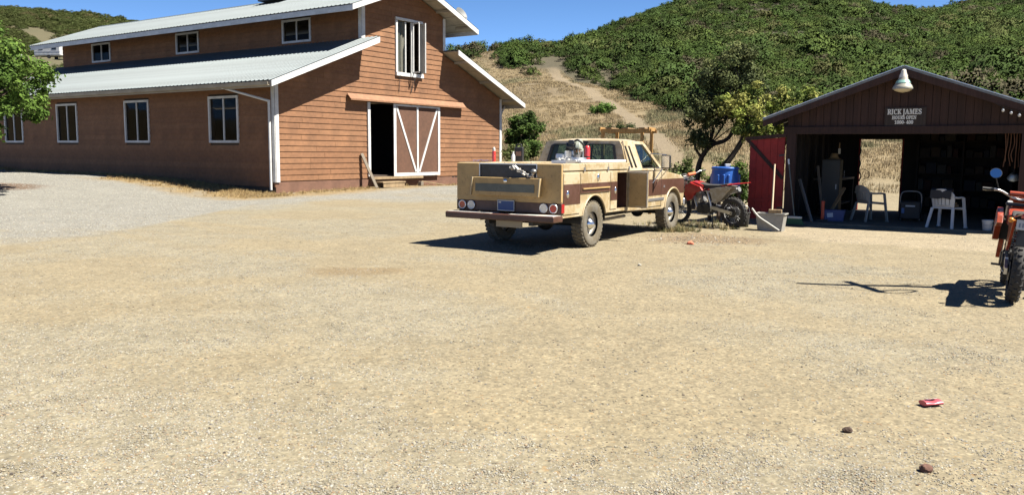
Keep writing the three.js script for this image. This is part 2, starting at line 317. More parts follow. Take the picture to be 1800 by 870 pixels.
// ---------- barn ----------
const barn = thing('barn', 'large brown lap-sided barn with white trim and pale metal roofs', 'barn', [barnC[0], 0, barnC[1]], barnA);
{
  const W = 13.36, WA = 4.19, WB = 9.17, L = 21.7, OV = 0.84, C = 0.203, Y0 = 0.505, MID = W / 2;
  const lowTop = (s) => 3.84 + 0.388 * (Math.min(s, W - s) + 0.75), upTop = (s) => 6.80 + 0.378 * (Math.min(s, W - s) - 2.95);
  const DOOR = [4.55, 7.4, 0.56, 3.40], LOFT = [6.12, 7.62, 4.62, 6.76];
  const under = 0.13;
  reseed(77);
  const pick = () => M.barn[Math.floor(rnd() * 4)];
  // gable outline pieces, clipped from a horizontal band
  function gablePieces(y0, y1, holes) {
    let xs = [[0, W]];
    for (const [a, b, c, d] of holes) if (y1 > c + 0.01 && y0 < d - 0.01) xs = xs.flatMap(([p, q]) => (b <= p || a >= q ? [[p, q]] : [[p, a], [b, q]].filter(([m, n]) => n - m > 0.01)));
    const out = [];
    for (const [p, q] of xs) for (const [m, n, up] of [[0, WA, 0], [WA, WB, 1], [WB, W, 0]]) {
      const a = Math.max(p, m), b = Math.min(q, n); if (b - a < 0.01) continue;
      let poly = [[a, y0], [b, y0], [b, y1], [a, y1]];
      if (up) { poly = clip(poly, -0.378, 1, 6.80 - 0.378 * 2.95 - under); poly = clip(poly, 0.378, 1, 6.80 + 0.378 * (W - 2.95) - under); }
      else { poly = clip(poly, -0.388, 1, 3.84 + 0.388 * 0.75 - under); poly = clip(poly, 0.388, 1, 3.84 + 0.388 * (W + 0.75) - under); }
      if (poly.length > 2 && area(poly) > 0.004) out.push(poly);
    }
    return out;
  }
  const lap = (y0) => (x, y) => 0.026 - 0.020 * (y - y0) / C;
  for (let y = Y0, i = 0; y < 8.2; y += C, i++) {
    const ps = gablePieces(y, y + C - 0.001, [DOOR, LOFT]);
    for (const p of ps) {
      const xa = Math.min(...p.map((q) => q[0])), xb = Math.max(...p.map((q) => q[0])), jt = rr(xa + 1, xb - 1);
      if (xb - xa > 3.4) { mesh('siding_board', prism(clip(p, 1, 0, jt - 0.004), lap(y), -0.01), pick(), barn); mesh('siding_board', prism(clip(p, -1, 0, -jt - 0.004), lap(y), -0.01), pick(), barn); }
      else mesh('siding_board', prism(p, lap(y), -0.01), pick(), barn);
    }
    const bk = gablePieces(y, y + C - 0.001, []);
    if (bk.length && i % 4 === 0) {                                     // rear gable in wider courses
      const b4 = gablePieces(y, y + 4 * C - 0.001, []);
      for (const p of b4) mesh('siding_board', prism(p, () => 0.02, -0.01), pick(), barn, new THREE.Matrix4().makeTranslation(0, 0, -L + 0.0).multiply(new THREE.Matrix4().makeRotationY(Math.PI)).multiply(new THREE.Matrix4().makeTranslation(-W, 0, 0)));
    }
  }
  // long walls: the left pair is seen, the right pair closes the barn
  const toLeft = (s) => new THREE.Matrix4().makeBasis(V(0, 0, 1), V(0, 1, 0), V(-1, 0, 0)).premultiply(new THREE.Matrix4().makeTranslation(s, 0, 0));
  const toRight = (s) => new THREE.Matrix4().makeBasis(V(0, 0, -1), V(0, 1, 0), V(1, 0, 0)).premultiply(new THREE.Matrix4().makeTranslation(s, 0, 0));
  const sideWin = [[-3.54, -1.90], [-9.02, -7.37], [-14.33, -12.68], [-19.12, -17.44]].map(([a, b]) => [a, b, 1.84, 3.44]);
  const upWin = [[-4.39, -2.75], [-11.66, -10.01], [-18.79, -17.16]].map(([a, b]) => [a, b, 5.88, 6.75]);
  function longWall(y0, yTop, holes, mat, a0, a1) {
    for (let y = y0; y < yTop - 0.03; y += C) {
      const y1 = Math.min(y + C - 0.001, yTop); let xs = [[a0, a1]];
      for (const [a, b, c, d] of holes) if (y1 > c + 0.01 && y < d - 0.01) xs = xs.flatMap(([p, q]) => (b <= p || a >= q ? [[p, q]] : [[p, a], [b, q]]));
      for (const [p, q] of xs) mesh('siding_board', prism([[p, y], [q, y], [q, y1], [p, y1]], lap(y), -0.01), pick(), barn, mat);
    }
  }
  const lowH = lowTop(0) - under, upH = upTop(WA) - under;
  longWall(0.302, lowH, sideWin, toLeft(0), -L, 0);
  longWall(lowTop(WA) - 0.1, upH, upWin, toLeft(WA), -L, 0);
  mesh('side_cladding', prism([[0, 0.3], [L, 0.3], [L, lowH], [0, lowH]], () => 0.02, -0.01), pick(), barn, toRight(W));
  mesh('side_cladding', prism([[0, lowTop(WA) - 0.1], [L, lowTop(WA) - 0.1], [L, upH], [0, upH]], () => 0.02, -0.01), pick(), barn, toRight(WB));
  // solid wall cores behind the boards
  const rect = (a, b, c, d) => [[a, c], [a, d], [b, d], [b, c]];
  const outline = [[0, 0.1], [W, 0.1], [W, lowH], [WB, lowTop(WB) - under], [WB, upH], [MID, upTop(MID) - under], [WA, upH], [WA, lowTop(WA) - under], [0, lowH]];
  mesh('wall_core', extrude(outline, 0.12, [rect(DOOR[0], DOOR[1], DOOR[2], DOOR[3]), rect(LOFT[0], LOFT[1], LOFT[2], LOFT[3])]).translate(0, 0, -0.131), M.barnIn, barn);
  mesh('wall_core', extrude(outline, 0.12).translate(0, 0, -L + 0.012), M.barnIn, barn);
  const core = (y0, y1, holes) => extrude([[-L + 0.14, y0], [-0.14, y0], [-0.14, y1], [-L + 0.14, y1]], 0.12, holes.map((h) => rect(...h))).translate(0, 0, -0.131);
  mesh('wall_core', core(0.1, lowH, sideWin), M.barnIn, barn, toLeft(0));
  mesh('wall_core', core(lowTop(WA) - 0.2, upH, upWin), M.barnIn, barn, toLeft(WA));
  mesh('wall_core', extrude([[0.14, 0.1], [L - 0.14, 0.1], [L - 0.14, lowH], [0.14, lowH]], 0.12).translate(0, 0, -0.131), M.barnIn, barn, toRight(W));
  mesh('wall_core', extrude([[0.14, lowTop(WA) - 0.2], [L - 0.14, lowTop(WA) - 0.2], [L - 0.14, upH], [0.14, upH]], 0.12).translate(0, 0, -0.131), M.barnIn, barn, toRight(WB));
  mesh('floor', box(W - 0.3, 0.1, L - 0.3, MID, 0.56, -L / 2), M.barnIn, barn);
  mesh('foundation', [box(W - 0.004, 0.75, 0.1, MID, 0.125, -0.047), box(0.1, 0.6, L - 0.3, 0.062, 0.0, -L / 2), box(0.1, 0.6, L - 0.3, W - 0.062, 0.0, -L / 2)], M.foundation, barn);
  // roofs: ribbed metal sheets on boarded undersides
  function ribbed(x0, y0, x1, y1, zA, zB) {
    const pitch = 0.225, n = Math.round((zA - zB) / pitch), prof = [[0, 0], [0.62, 0], [0.72, 0.024], [0.90, 0.024]], zs = [], hs = [];
    for (let i = 0; i < n; i++) for (const [t, h] of prof) { zs.push(zA - (i + t) * (zA - zB) / n); hs.push(h); }
    zs.push(zB); hs.push(0);
    const k = 4, pos = [], idx = [], L2 = Math.hypot(x1 - x0, y1 - y0), nxv = -(y1 - y0) / L2, nyv = (x1 - x0) / L2, sg = nyv < 0 ? -1 : 1;
    for (let a = 0; a <= k; a++) for (let i = 0; i < zs.length; i++) pos.push(lerp(x0, x1, a / k) + nxv * sg * hs[i], lerp(y0, y1, a / k) + nyv * sg * hs[i], zs[i]);
    for (let a = 0; a < k; a++) for (let i = 0; i < zs.length - 1; i++) { const p = a * zs.length + i, q = p + zs.length; if (sg > 0) idx.push(p, q, p + 1, p + 1, q, q + 1); else idx.push(p, p + 1, q, p + 1, q + 1, q); }
    let g = new THREE.BufferGeometry(); g.setAttribute('position', new THREE.Float32BufferAttribute(pos, 3)); g.setIndex(idx); g = g.toNonIndexed(); g.computeVertexNormals(); return g;
  }
  const zA = OV + 0.03, zB = -(L + OV + 0.03);
  for (const [x0, x1, f, low] of [[-0.78, WA + 0.12, lowTop, 1], [W + 0.78, WB - 0.12, lowTop, 1], [2.92, MID, upTop, 0], [W - 2.92, MID, upTop, 0]]) {
    mesh('roof_sheet', ribbed(x0, f(x0) + 0.012, x1, f(x1) + 0.012, zA, zB), M.roof, barn);
    // boarded underside, six runs with a gap between
    const runs = 6, slope = Math.atan2(f(x1) - f(x0), x1 - x0);
    for (let r = 0; r < runs; r++) {
      const a = lerp(x0, x1, r / runs) + 0.012 * Math.sign(x1 - x0), b = lerp(x0, x1, (r + 1) / runs) - 0.012 * Math.sign(x1 - x0);
      mesh('soffit_board', beam([a, f(a) - 0.045, (zA + zB) / 2], [b, f(b) - 0.045, (zA + zB) / 2], zA - zB - 0.09, 0.03), M.cream, barn);
    }
    // barge boards front and back, fascia along the eave
    for (const z of [OV, -(L + OV)]) {
      const e = low ? x1 : MID;
      mesh('barge_board', prism(x0 < x1 ? [[x0, f(x0) - 0.20], [e, f(e) - 0.22], [e, f(e) - 0.002], [x0, f(x0) - 0.002]] : [[e, f(e) - 0.22], [x0, f(x0) - 0.20], [x0, f(x0) - 0.002], [e, f(e) - 0.002]], () => z + 0.022, z - 0.022), M.white, barn);
    }
    const sx = Math.sign(x1 - x0);
    mesh('fascia', box(0.04, 0.2, zA - zB - 0.12, x0 + sx * 0.028, f(x0) - 0.115, (zA + zB) / 2), low ? M.cream : M.white, barn);
    if (low) mesh('gutter', extrude([[0, 0], [-0.09, 0.02], [-0.11, 0.12], [-0.095, 0.12], [-0.08, 0.035], [0, 0.02]].map(([a, b]) => [a * sx, b]), zA - zB - 0.2).translate(x0 - sx * 0.0, f(x0) - 0.17, zB + 0.1), M.cream, barn);
    for (let i = 0; i < 3; i++) { const a = lerp(x0, x1, 0.12 + 0.36 * i); mesh('lookout', beam([a, f(a) - 0.115, OV - 0.03], [a, f(a) - 0.115, -0.02], 0.09, 0.1), M.cream, barn); }
  }
  mesh('ridge_cap', prism([[MID - 0.16, upTop(MID - 0.16) + 0.035], [MID, upTop(MID) + 0.04], [MID + 0.16, upTop(MID - 0.16) + 0.035], [MID, upTop(MID) + 0.055]], () => zA, zB), M.roof, barn);
  mesh('roof_vent', [box(0.5, 0.14, 1.5, MID - 0.3, upTop(MID) + 0.06, -7.6), box(0.62, 0.05, 1.62, MID - 0.3, upTop(MID) + 0.19, -7.6)], M.roof, barn);
  mesh('roof_vent', [box(0.5, 0.18, 0.1, MID - 0.3, upTop(MID) + 0.08, -6.78)], M.darkMetal, barn);
  // corner and opening trim
  const trim = (g) => mesh('corner_trim', g, M.white, barn);
  trim([box(0.15, lowH - 0.46, 0.022, 0.075, 0.46 + (lowH - 0.46) / 2, 0.039), box(0.022, lowH - 0.46, 0.15, -0.039, 0.46 + (lowH - 0.46) / 2, -0.02)]);
  trim([box(0.15, lowH - 0.46, 0.022, W - 0.075, 0.46 + (lowH - 0.46) / 2, 0.039)]);
  const uy0 = lowTop(WA) + 0.04;
  trim([box(0.17, upH - uy0, 0.022, WA + 0.085, (upH + uy0) / 2, 0.039), box(0.022, upH - uy0, 0.15, WA - 0.039, (upH + uy0) / 2, -0.02)]);
  trim([box(0.15, upH - uy0, 0.022, WB - 0.075, (upH + uy0) / 2, 0.039)]);
  // downspouts
  mesh('downspout', [bar([-0.76, 3.78, -1.75], [-0.76, 3.66, -1.75], 0.045), bar([-0.76, 3.68, -1.75], [-0.13, 3.22, -0.1], 0.045), bar([-0.13, 3.25, -0.1], [-0.13, 0.2, -0.1], 0.045)], M.white, barn);
  mesh('downspout', [tube([[W + 0.75, 3.72, -0.3], [W + 0.6, 3.64, -0.25], [W + 0.16, 3.32, -0.1], [W + 0.09, 3.2, -0.05], [W + 0.09, 2.9, -0.05]], 0.045, 8, 20), bar([W + 0.09, 2.95, -0.05], [W + 0.09, 0.2, -0.05], 0.045)], M.white, barn);
  // sliding windows
  function slider([a, b, c, d], mat, mull = 0.5) {
    const f = 0.085, w = mesh('window', [box(b - a + 0.06, f, 0.06, (a + b) / 2, d - f / 2 + 0.03, 0.03), box(b - a + 0.06, f, 0.06, (a + b) / 2, c + f / 2 - 0.03, 0.03), box(f, d - c - 2 * f + 0.06, 0.06, a + f / 2 - 0.03, (c + d) / 2, 0.03), box(f, d - c - 2 * f + 0.06, 0.06, b - f / 2 + 0.03, (c + d) / 2, 0.03)], M.white, barn, mat);
    const m = lerp(a, b, mull);
    mesh('mullion', box(0.05, d - c - 0.12, 0.05, m, (c + d) / 2, 0.012), M.white, w, mat);
    mesh('pane', place(new THREE.PlaneGeometry(m - a - 0.05, d - c - 0.1), (a + m) / 2, (c + d) / 2, -0.012), M.glass, w, mat);
    mesh('pane', place(new THREE.PlaneGeometry(b - m - 0.05, d - c - 0.1), (b + m) / 2, (c + d) / 2, 0.004), M.glass, w, mat);
    return w;
  }
  for (const h of sideWin) slider(h, toLeft(0));
  for (const h of upWin) slider(h, toLeft(WA));
  // loft window: two outward casements, one swung open
  {
    const [a, b, c, d] = LOFT, f = 0.10;
    const w = mesh('window', [box(b - a + 0.14, f, 0.07, (a + b) / 2, d - f / 2 + 0.07, 0.04), box(b - a + 0.14, 0.14, 0.10, (a + b) / 2, c + 0.0, 0.055), box(f, d - c - 0.1, 0.07, a + f / 2 - 0.07, (c + d) / 2, 0.04), box(f, d - c - 0.1, 0.07, b - f / 2 + 0.07, (c + d) / 2, 0.04), box(0.07, d - c - 0.1, 0.06, (a + b) / 2 + 0.14, (c + d) / 2, 0.03)], M.white, barn);
    tag(w, 'tall loft window with a casement swung open');
    const sash = (x0, x1, m) => { const s = mesh('casement', [box(x1 - x0, 0.05, 0.04, (x0 + x1) / 2, d - 0.08, 0.02), box(x1 - x0, 0.05, 0.04, (x0 + x1) / 2, c + 0.12, 0.02), box(0.05, d - c - 0.25, 0.04, x0 + 0.025, (c + d) / 2 + 0.02, 0.02), box(0.05, d - c - 0.25, 0.04, x1 - 0.025, (c + d) / 2 + 0.02, 0.02), box(x1 - x0 - 0.08, d - c - 0.26, 0.006, (x0 + x1) / 2, (c + d) / 2 + 0.02, 0.02)], M.white, w, m); return s; };
    const mid = (a + b) / 2 + 0.14;
    mesh('pane', box(mid - a - 0.4, d - c - 0.2, 0.006, (a + mid) / 2 - 0.16, (c + d) / 2 + 0.02, 0.0), M.glass, w);
    mesh('mullion', box(0.05, d - c - 0.15, 0.05, mid - 0.36, (c + d) / 2, 0.02), M.white, w);
    { const g = new THREE.PlaneGeometry(mid - a + 0.1, d - c, 30, 2), q = g.attributes.position; for (let i = 0; i < q.count; i++) q.setZ(i, 0.025 * Math.sin(q.getX(i) * 38)); g.computeVertexNormals(); mesh('pane_reflection', g.translate((a + mid) / 2 - 0.1, (c + d) / 2, -0.20), M.pane_reflection, w); }  // wavy pale sheet added behind the glass to imitate its reflection
    const hinge = new THREE.Matrix4().makeTranslation(b - 0.04, 0, 0.05).multiply(new THREE.Matrix4().makeRotationY(62 * D)).multiply(new THREE.Matrix4().makeTranslation(-(b - 0.04), 0, -0.02));
    sash(mid + 0.06, b - 0.04, hinge);
    const hinge2 = new THREE.Matrix4().makeTranslation(mid + 0.05, 0, 0.06).multiply(new THREE.Matrix4().makeRotationY(-100 * D)).multiply(new THREE.Matrix4().makeTranslation(-(mid + 0.05), 0, -0.02));
    mesh('casement', [box(0.05, d - c - 0.25, 0.04, mid + 0.08, (c + d) / 2 + 0.02, 0.02), box(0.4, 0.05, 0.04, mid + 0.25, d - 0.08, 0.02), box(0.4, 0.05, 0.04, mid + 0.25, c + 0.12, 0.02), box(0.05, d - c - 0.25, 0.04, mid + 0.45, (c + d) / 2 + 0.02, 0.02)], M.white, w, hinge2);
    mesh('thin_rod', [bar([a + 0.12, c - 0.02, 0.10], [a + 0.10, c - 0.72, 0.05], 0.012), bar([mid - 0.02, c - 0.02, 0.10], [mid - 0.06, c - 0.7, 0.05], 0.012), bar([mid + 0.16, c - 0.02, 0.10], [mid - 0.04, c - 0.66, 0.05], 0.012)], M.darkMetal, w);  // thin dark rods running down below the sill
  }
  // sliding door, its track hood and the opening's jambs
  mesh('door_jamb', [box(0.13, 2.84, 0.05, DOOR[0] - 0.055, 2.0, 0.056)], M.white, barn);
  mesh('threshold', box(3.0, 0.09, 0.3, 6.0, 0.505, 0.06), M.woodPale, barn);
  mesh('track_hood', prism([[3.36, 3.44], [10.36, 3.44], [10.36, 3.50], [3.36, 3.50]], () => 0.27, 0.22), M.trackWood, barn);
  mesh('track_hood', [(() => { const g = box(7.0, 0.30, 0.03, 6.86, 3.575, 0.155, -0.72); return g; })()], M.trackWood, barn);
  {
    const x0 = 5.80, x1 = 8.68, y0 = 0.56, y1 = 3.42, z = 0.10;
    const leaf = mesh('sliding_door', box(x1 - x0 - 0.04, y1 - y0 - 0.04, 0.04, (x0 + x1) / 2, (y0 + y1) / 2, z), M.doorBrown, barn);
    const t = 0.13, cx = (x0 + x1) / 2, zf = z + 0.034;
    mesh('rail', box(x1 - x0, t, 0.028, cx, y0 + t / 2, zf), M.white, leaf);
    mesh('rail', box(x1 - x0, 0.07, 0.028, cx, y1 - 0.035, zf), M.white, leaf);
    for (const x of [x0 + t * 0.55, x1 - t * 0.5]) mesh('stile', box(x < cx ? t * 1.1 : t, y1 - y0 - t - 0.07, 0.028, x, (y0 + t + y1 - 0.07) / 2, zf), M.white, leaf);
    mesh('stile', box(0.10, y1 - y0 - t - 0.07, 0.028, cx, (y0 + t + y1 - 0.07) / 2, zf), M.white, leaf);
    for (const s of [-1, 1]) mesh('brace', beam([cx + s * 0.10, y0 + t + 0.03, zf - 0.002], [cx + s * (1.44 - t - 0.06), y1 - 0.12, zf - 0.002], 0.024, 0.095), M.white, leaf);
  }
  // black slot vents low in the wall
  mesh('foundation_vent', [0, 1, 2].map((i) => box(0.16, 0.06, 0.02, 9.75 + i * 0.22, 0.47, 0.0)), M.black, barn);
}
{
  barn.updateMatrixWorld(); const q = V(10.0, 0, 0.2).applyMatrix4(barn.matrixWorld);
  const d = thing('satellite_dish', 'grey satellite dish on the far slope of the barn roof', 'satellite dish', [q.x, 6.92, q.z], barnA);
  mesh('dish', lathe([[0.0, 0.0], [0.12, 0.010], [0.23, 0.04], [0.32, 0.085], [0.315, 0.098], [0.22, 0.052], [0.12, 0.022], [0, 0.012]]).applyMatrix4(new THREE.Matrix4().makeRotationX(Math.PI / 2 - 0.5)).translate(0, 0.50, 0), std([0.12, 0.125, 0.125], 0.6), d);
  mesh('mast', [bar([0, 0.06, 0], [0, 0.5, -0.06], 0.025), bar([0, 0.3, -0.04], [0, 0.36, 0.34], 0.012)], M.steel, d);
}
{
  const at = (s, y, o) => V(s, y, o).applyMatrix4(barn.matrixWorld);
  let a = at(4.30, 0, 0.62), b = at(4.06, 0, 0.07);
  const pl = mesh('leaning_plank', beam([a.x, gy(a.x, a.z) + 0.03, a.z], [b.x, 1.46, b.z], 0.035, 0.14, V(0.6, 0, -0.8)), M.woodGrey); tag(pl, 'weathered plank leaning on the barn left of the doorway', 'plank');
  const st = thing('door_step', 'low timber step below the open barn doorway', 'step', [at(5.15, 0, 0.55).x, gy(at(5.15, 0, 0.55).x, at(5.15, 0, 0.55).z), at(5.15, 0, 0.55).z], barnA);
  mesh('tread', box(1.3, 0.05, 0.42, 0, 0.2, 0), M.woodPale, st); mesh('riser', box(1.2, 0.17, 0.04, 0, 0.09, 0.17), M.woodPale, st); mesh('riser', box(1.2, 0.17, 0.04, 0, 0.09, -0.17), M.woodPale, st);
  const s2 = at(6.95, 0, 0.55), s3 = at(8.25, 0, 0.75);
  const bd = mesh('loose_board', beam([s2.x, gy(s2.x, s2.z) + 0.2, s2.z], [s3.x, gy(s3.x, s3.z) + 0.03, s3.z], 0.10, 0.035), M.woodPale); tag(bd, 'loose board sloping to the ground below the sliding door', 'board');
  const s4 = at(6.95, 0, 0.55); const bl = mesh('timber_block', rbox(0.16, 0.18, 0.16, s4.x, gy(s4.x, s4.z) + 0.09, s4.z, 0.01, 1, 0, barnA, 0), M.woodGrey); tag(bl, 'short timber block propping the loose board', 'block');
}
// ---------- service truck ----------
M.tan = phys([0.43, 0.358, 0.240], 0.42, 0, { map: T.dust, clearcoat: 0.25, clearcoatRoughness: 0.35 });
M.brown = phys([0.0828, 0.03744, 0.02592], 0.5, 0, { map: T.dust, clearcoat: 0.15, clearcoatRoughness: 0.4 });
M.tanFlat = std([0.50, 0.335, 0.140], 0.6, 0, { map: T.weather });
M.greyGreen = std([0.128, 0.14, 0.12], 0.6, 0, { map: T.weather });
M.redLens = phys([0.33, 0.02, 0.02], 0.15, 0, { clearcoat: 1 });
M.whiteLens = phys([0.55, 0.53, 0.48], 0.2, 0, { clearcoat: 1 });
M.plateBlue = std([0.035, 0.075, 0.20], 0.5);
M.interior = std([0.06, 0.045, 0.035], 0.9);
M.tintGlass = phys([0.62, 0.70, 0.68], 0.02, 0, { transmission: 1, ior: 1.45, thickness: 0 });
const TURN = 1.0089;
const truck = thing('service_truck', 'two-tone tan and brown pickup truck with a utility bed', 'truck', [0.579, 0, -14.36], TURN);
function wheel(parent, x, z, R, w, tyreMat, rimMat, side) {
  const h = w / 2, k = R * 0.54;
  const prof = [[k, -h * 0.8], [R * 0.70, -h * 0.98], [R * 0.88, -h], [R * 0.965, -h * 0.86], [R, -h * 0.55], [R, h * 0.55], [R * 0.965, h * 0.86], [R * 0.88, h], [R * 0.70, h * 0.98], [k, h * 0.8]];
  const gs = [lathe(prof, 40).applyMatrix4(new THREE.Matrix4().makeRotationX(Math.PI / 2))];
  for (let i = 0; i < 34; i++) for (const s of [-1, 1]) { const a = (i + (s > 0 ? 0.5 : 0)) / 34 * Math.PI * 2; gs.push(box(R * 0.1, R * 0.05, w * 0.36, 0, R + 0.002, s * w * 0.24).applyMatrix4(new THREE.Matrix4().makeRotationZ(a))); }
  const whl = mesh('wheel', lathe([[0, -0.01], [k * 0.5, -0.02], [k * 0.98, -0.06], [k * 0.98, 0.06], [k * 0.8, 0.02], [k * 0.62, 0.0], [k * 0.46, 0.03], [0.0, 0.03]].map(([a, b]) => [a, b * side]), 32).applyMatrix4(new THREE.Matrix4().makeRotationX(Math.PI / 2)).translate(x, R, z), rimMat, parent);
  mesh('tyre', gs.map((g) => g.translate(x, R, z)), tyreMat, whl);
  mesh('hub_cap', [lathe([[k * 0.5, 0.03], [k * 0.46, 0.07], [k * 0.3, 0.10], [k * 0.12, 0.13], [0, 0.135]].map(([a, b]) => [a, b * side]), 28).applyMatrix4(new THREE.Matrix4().makeRotationX(Math.PI / 2)).translate(x, R, z)], M.chrome, whl);
  return whl;
}
{
  const RX = -0.08, FX = 3.50, AR = 0.455, AY = 0.42, TOP = 1.40, SZ = 0.985;
  const arc = (cx, y0, rev) => { const a0 = Math.asin((y0 - AY) / AR), n = 14, out = []; for (let i = 0; i <= n; i++) { const a = Math.PI - a0 - (Math.PI - 2 * a0) * i / n; out.push([cx + AR * Math.cos(a), AY + AR * Math.sin(a)]); } return rev ? out.reverse() : out; };
  // bed: two side boxes
  for (const s of [1, -1]) {
    const flip = (m) => (s > 0 ? m : new THREE.Matrix4().makeScale(1, 1, -1).multiply(m));
    const put = (name, g, mat, par = truck) => { const q = geoOf(g); if (s < 0) { q.applyMatrix4(new THREE.Matrix4().makeScale(1, 1, -1)); const p = q.attributes.position, nn = q.attributes.normal, uu = q.attributes.uv; for (let i = 0; i < p.count; i += 3) { for (const at of [p, nn, uu]) { const sz = at.itemSize; for (let e = 0; e < sz; e++) { const t = at.array[(i + 1) * sz + e]; at.array[(i + 1) * sz + e] = at.array[(i + 2) * sz + e]; at.array[(i + 2) * sz + e] = t; } } } } return mesh(name, q, mat, par); };
    const open = s > 0 ? [[[0.80, 0.60], [0.80, 1.23], [1.235, 1.23], [1.235, 0.60]]] : [];
    const skin = [[-1.2, 0.55], ...arc(RX, 0.55), [1.275, 0.55], [1.275, 1.27], [-1.2, 1.27]];
    const side = put('side_panel', extrude(skin, 0.02, open).translate(0, 0, SZ - 0.02), M.tan);
    put('side_box', [box(2.46, 0.82, 0.02, 0.04, 0.86, 0.555), box(0.02, 0.70, 0.41, 1.265, 0.91, 0.76), box(0.02, 0.7, 0.40, 0.785, 0.91, 0.765), box(0.48, 0.02, 0.40, 1.025, 0.585, 0.765)], s > 0 ? M.brown : M.tanFlat);
    put('wheel_well', new THREE.CylinderGeometry(AR + 0.006, AR + 0.006, 0.40, 24, 1, true, -Math.PI / 2, Math.PI).applyMatrix4(new THREE.Matrix4().makeRotationX(-Math.PI / 2)).applyMatrix4(new THREE.Matrix4().makeRotationZ(0)).translate(RX, AY, 0.765), M.black);
    for (const [a, b] of [[-1.2, -0.47], [-0.455, 0.41], [0.425, 1.275]]) { const l = put('lid', rbox(b - a, 0.115, 0.45, (a + b) / 2, TOP - 0.06, 0.775, 0.012), M.tan); put('hasp', box(0.05, 0.07, 0.012, b - 0.02, TOP - 0.10, SZ + 0.02), M.steel, l); }
    const doors = [[-1.175, -0.62, 0.60], [-0.60, 0.50, 0.915], [0.52, 0.775, 0.60]];
    for (const [a, b, y0] of doors) {
      const d = put('compartment_door', rbox(b - a, 1.245 - y0, 0.016, (a + b) / 2, (1.245 + y0) / 2, SZ + 0.005, 0.006, 1), M.tan);
      const yb = Math.max(0.755, y0 + 0.004);
      put('stripe', box(b - a - 0.004, 1.075 - yb, 0.003, (a + b) / 2, (1.075 + yb) / 2, SZ + 0.0155), M.brown, d);
      if (y0 < 0.7) put('latch', lathe([[0, 0.02], [0.03, 0.018], [0.05, 0.008], [0.052, 0]], 18).scale(0.75, 1, 1.15).applyMatrix4(new THREE.Matrix4().makeRotationX(Math.PI / 2)).translate(a < 0 ? a + 0.13 : b - 0.07, 0.92, SZ + 0.017), M.chrome, d);
      else { put('latch', lathe([[0, 0.02], [0.03, 0.018], [0.05, 0.008], [0.052, 0]], 18).scale(0.75, 1, 1.15).applyMatrix4(new THREE.Matrix4().makeRotationX(Math.PI / 2)).translate(0.02, 1.165, SZ + 0.015), M.chrome, d); put('drip_rail', box(b - a - 0.1, 0.02, 0.02, (a + b) / 2, 0.99, SZ + 0.026), M.tanFlat, d); }
    }
    put('stripe', box(0.02, 0.315, 0.003, -0.61, 0.915, SZ + 0.0018), M.brown);
    const lip = []; for (const p of arc(RX, 0.55)) lip.push([p[0], p[1], SZ + 0.004]);
    put('arch_lip', tube(lip, 0.016, 6, 28), M.tan);
    put('rear_panel', rbox(0.05, 0.60, 0.445, -1.225, 1.09, 0.775, 0.012), M.tanFlat);
    if (s > 0) {
      const door = put('open_door', rbox(0.035, 0.64, 0.385, 1.262, 0.915, SZ + 0.20, 0.01), M.tan); tag(door, 'toolbox door standing open towards the viewer');
      put('door_lining', [box(0.006, 0.57, 0.32, 1.241, 0.915, SZ + 0.20)], M.tanFlat, door);
      put('hinge', [box(0.03, 0.025, 0.40, 1.247, 1.238, SZ + 0.20), box(0.012, 0.62, 0.016, 1.24, 0.915, SZ + 0.385)], M.alu, door);
    }
  }
  mesh('bed_floor', box(2.46, 0.04, 1.10, 0.04, 0.80, 0), M.darkMetal, truck);
  mesh('bulkhead', box(0.04, 0.62, 1.10, 1.25, 1.09, 0), M.tanFlat, truck);
  mesh('dark_panel', rbox(0.03, 0.225, 1.10, -1.20, 1.275, 0, 0.006), std([0.035, 0.035, 0.038], 0.35, 0.2, { map: T.dust }), truck);
  mesh('panel_frame', [box(0.034, 0.016, 1.10, -1.225, 1.382, 0), box(0.034, 0.2, 0.016, -1.225, 1.275, -0.546), box(0.034, 0.2, 0.016, -1.225, 1.275, 0.546)], M.alu, truck);
  { // tailgate, standing proud of the body
    const g = mesh('tailgate', extrude([[-0.62, 0.875], [0.64, 0.875], [0.66, 1.165], [-0.60, 1.165]], 0.08, [], 0.008).applyMatrix4(new THREE.Matrix4().makeRotationY(-Math.PI / 2)).translate(-1.26, 0, 0), M.tanFlat, truck);
    mesh('inset_strip', box(0.006, 0.125, 1.12, -1.353, 1.0, 0.01), M.greyGreen, g);
    mesh('flange', beam([-1.357, 0.875, -0.635], [-1.357, 1.165, -0.605], 0.02, 0.035, V(1, 0, 0)), M.tan, g); mesh('flange', beam([-1.357, 0.875, 0.645], [-1.357, 1.165, 0.67], 0.02, 0.035, V(1, 0, 0)), M.tan, g);
    mesh('latch', [lathe([[0, 0.03], [0.02, 0.028], [0.035, 0.01], [0.036, 0]], 16).applyMatrix4(new THREE.Matrix4().makeRotationZ(Math.PI / 2)).translate(-1.35, 1.115, 0.03)], M.chrome, g);
  }
  mesh('rear_sill', rbox(0.05, 0.10, 1.98, -1.226, 0.83, 0, 0.01), M.tanFlat, truck);
  mesh('tail_panel', rbox(0.07, 0.17, 2.0, -1.215, 0.70, 0, 0.012), M.brown, truck);
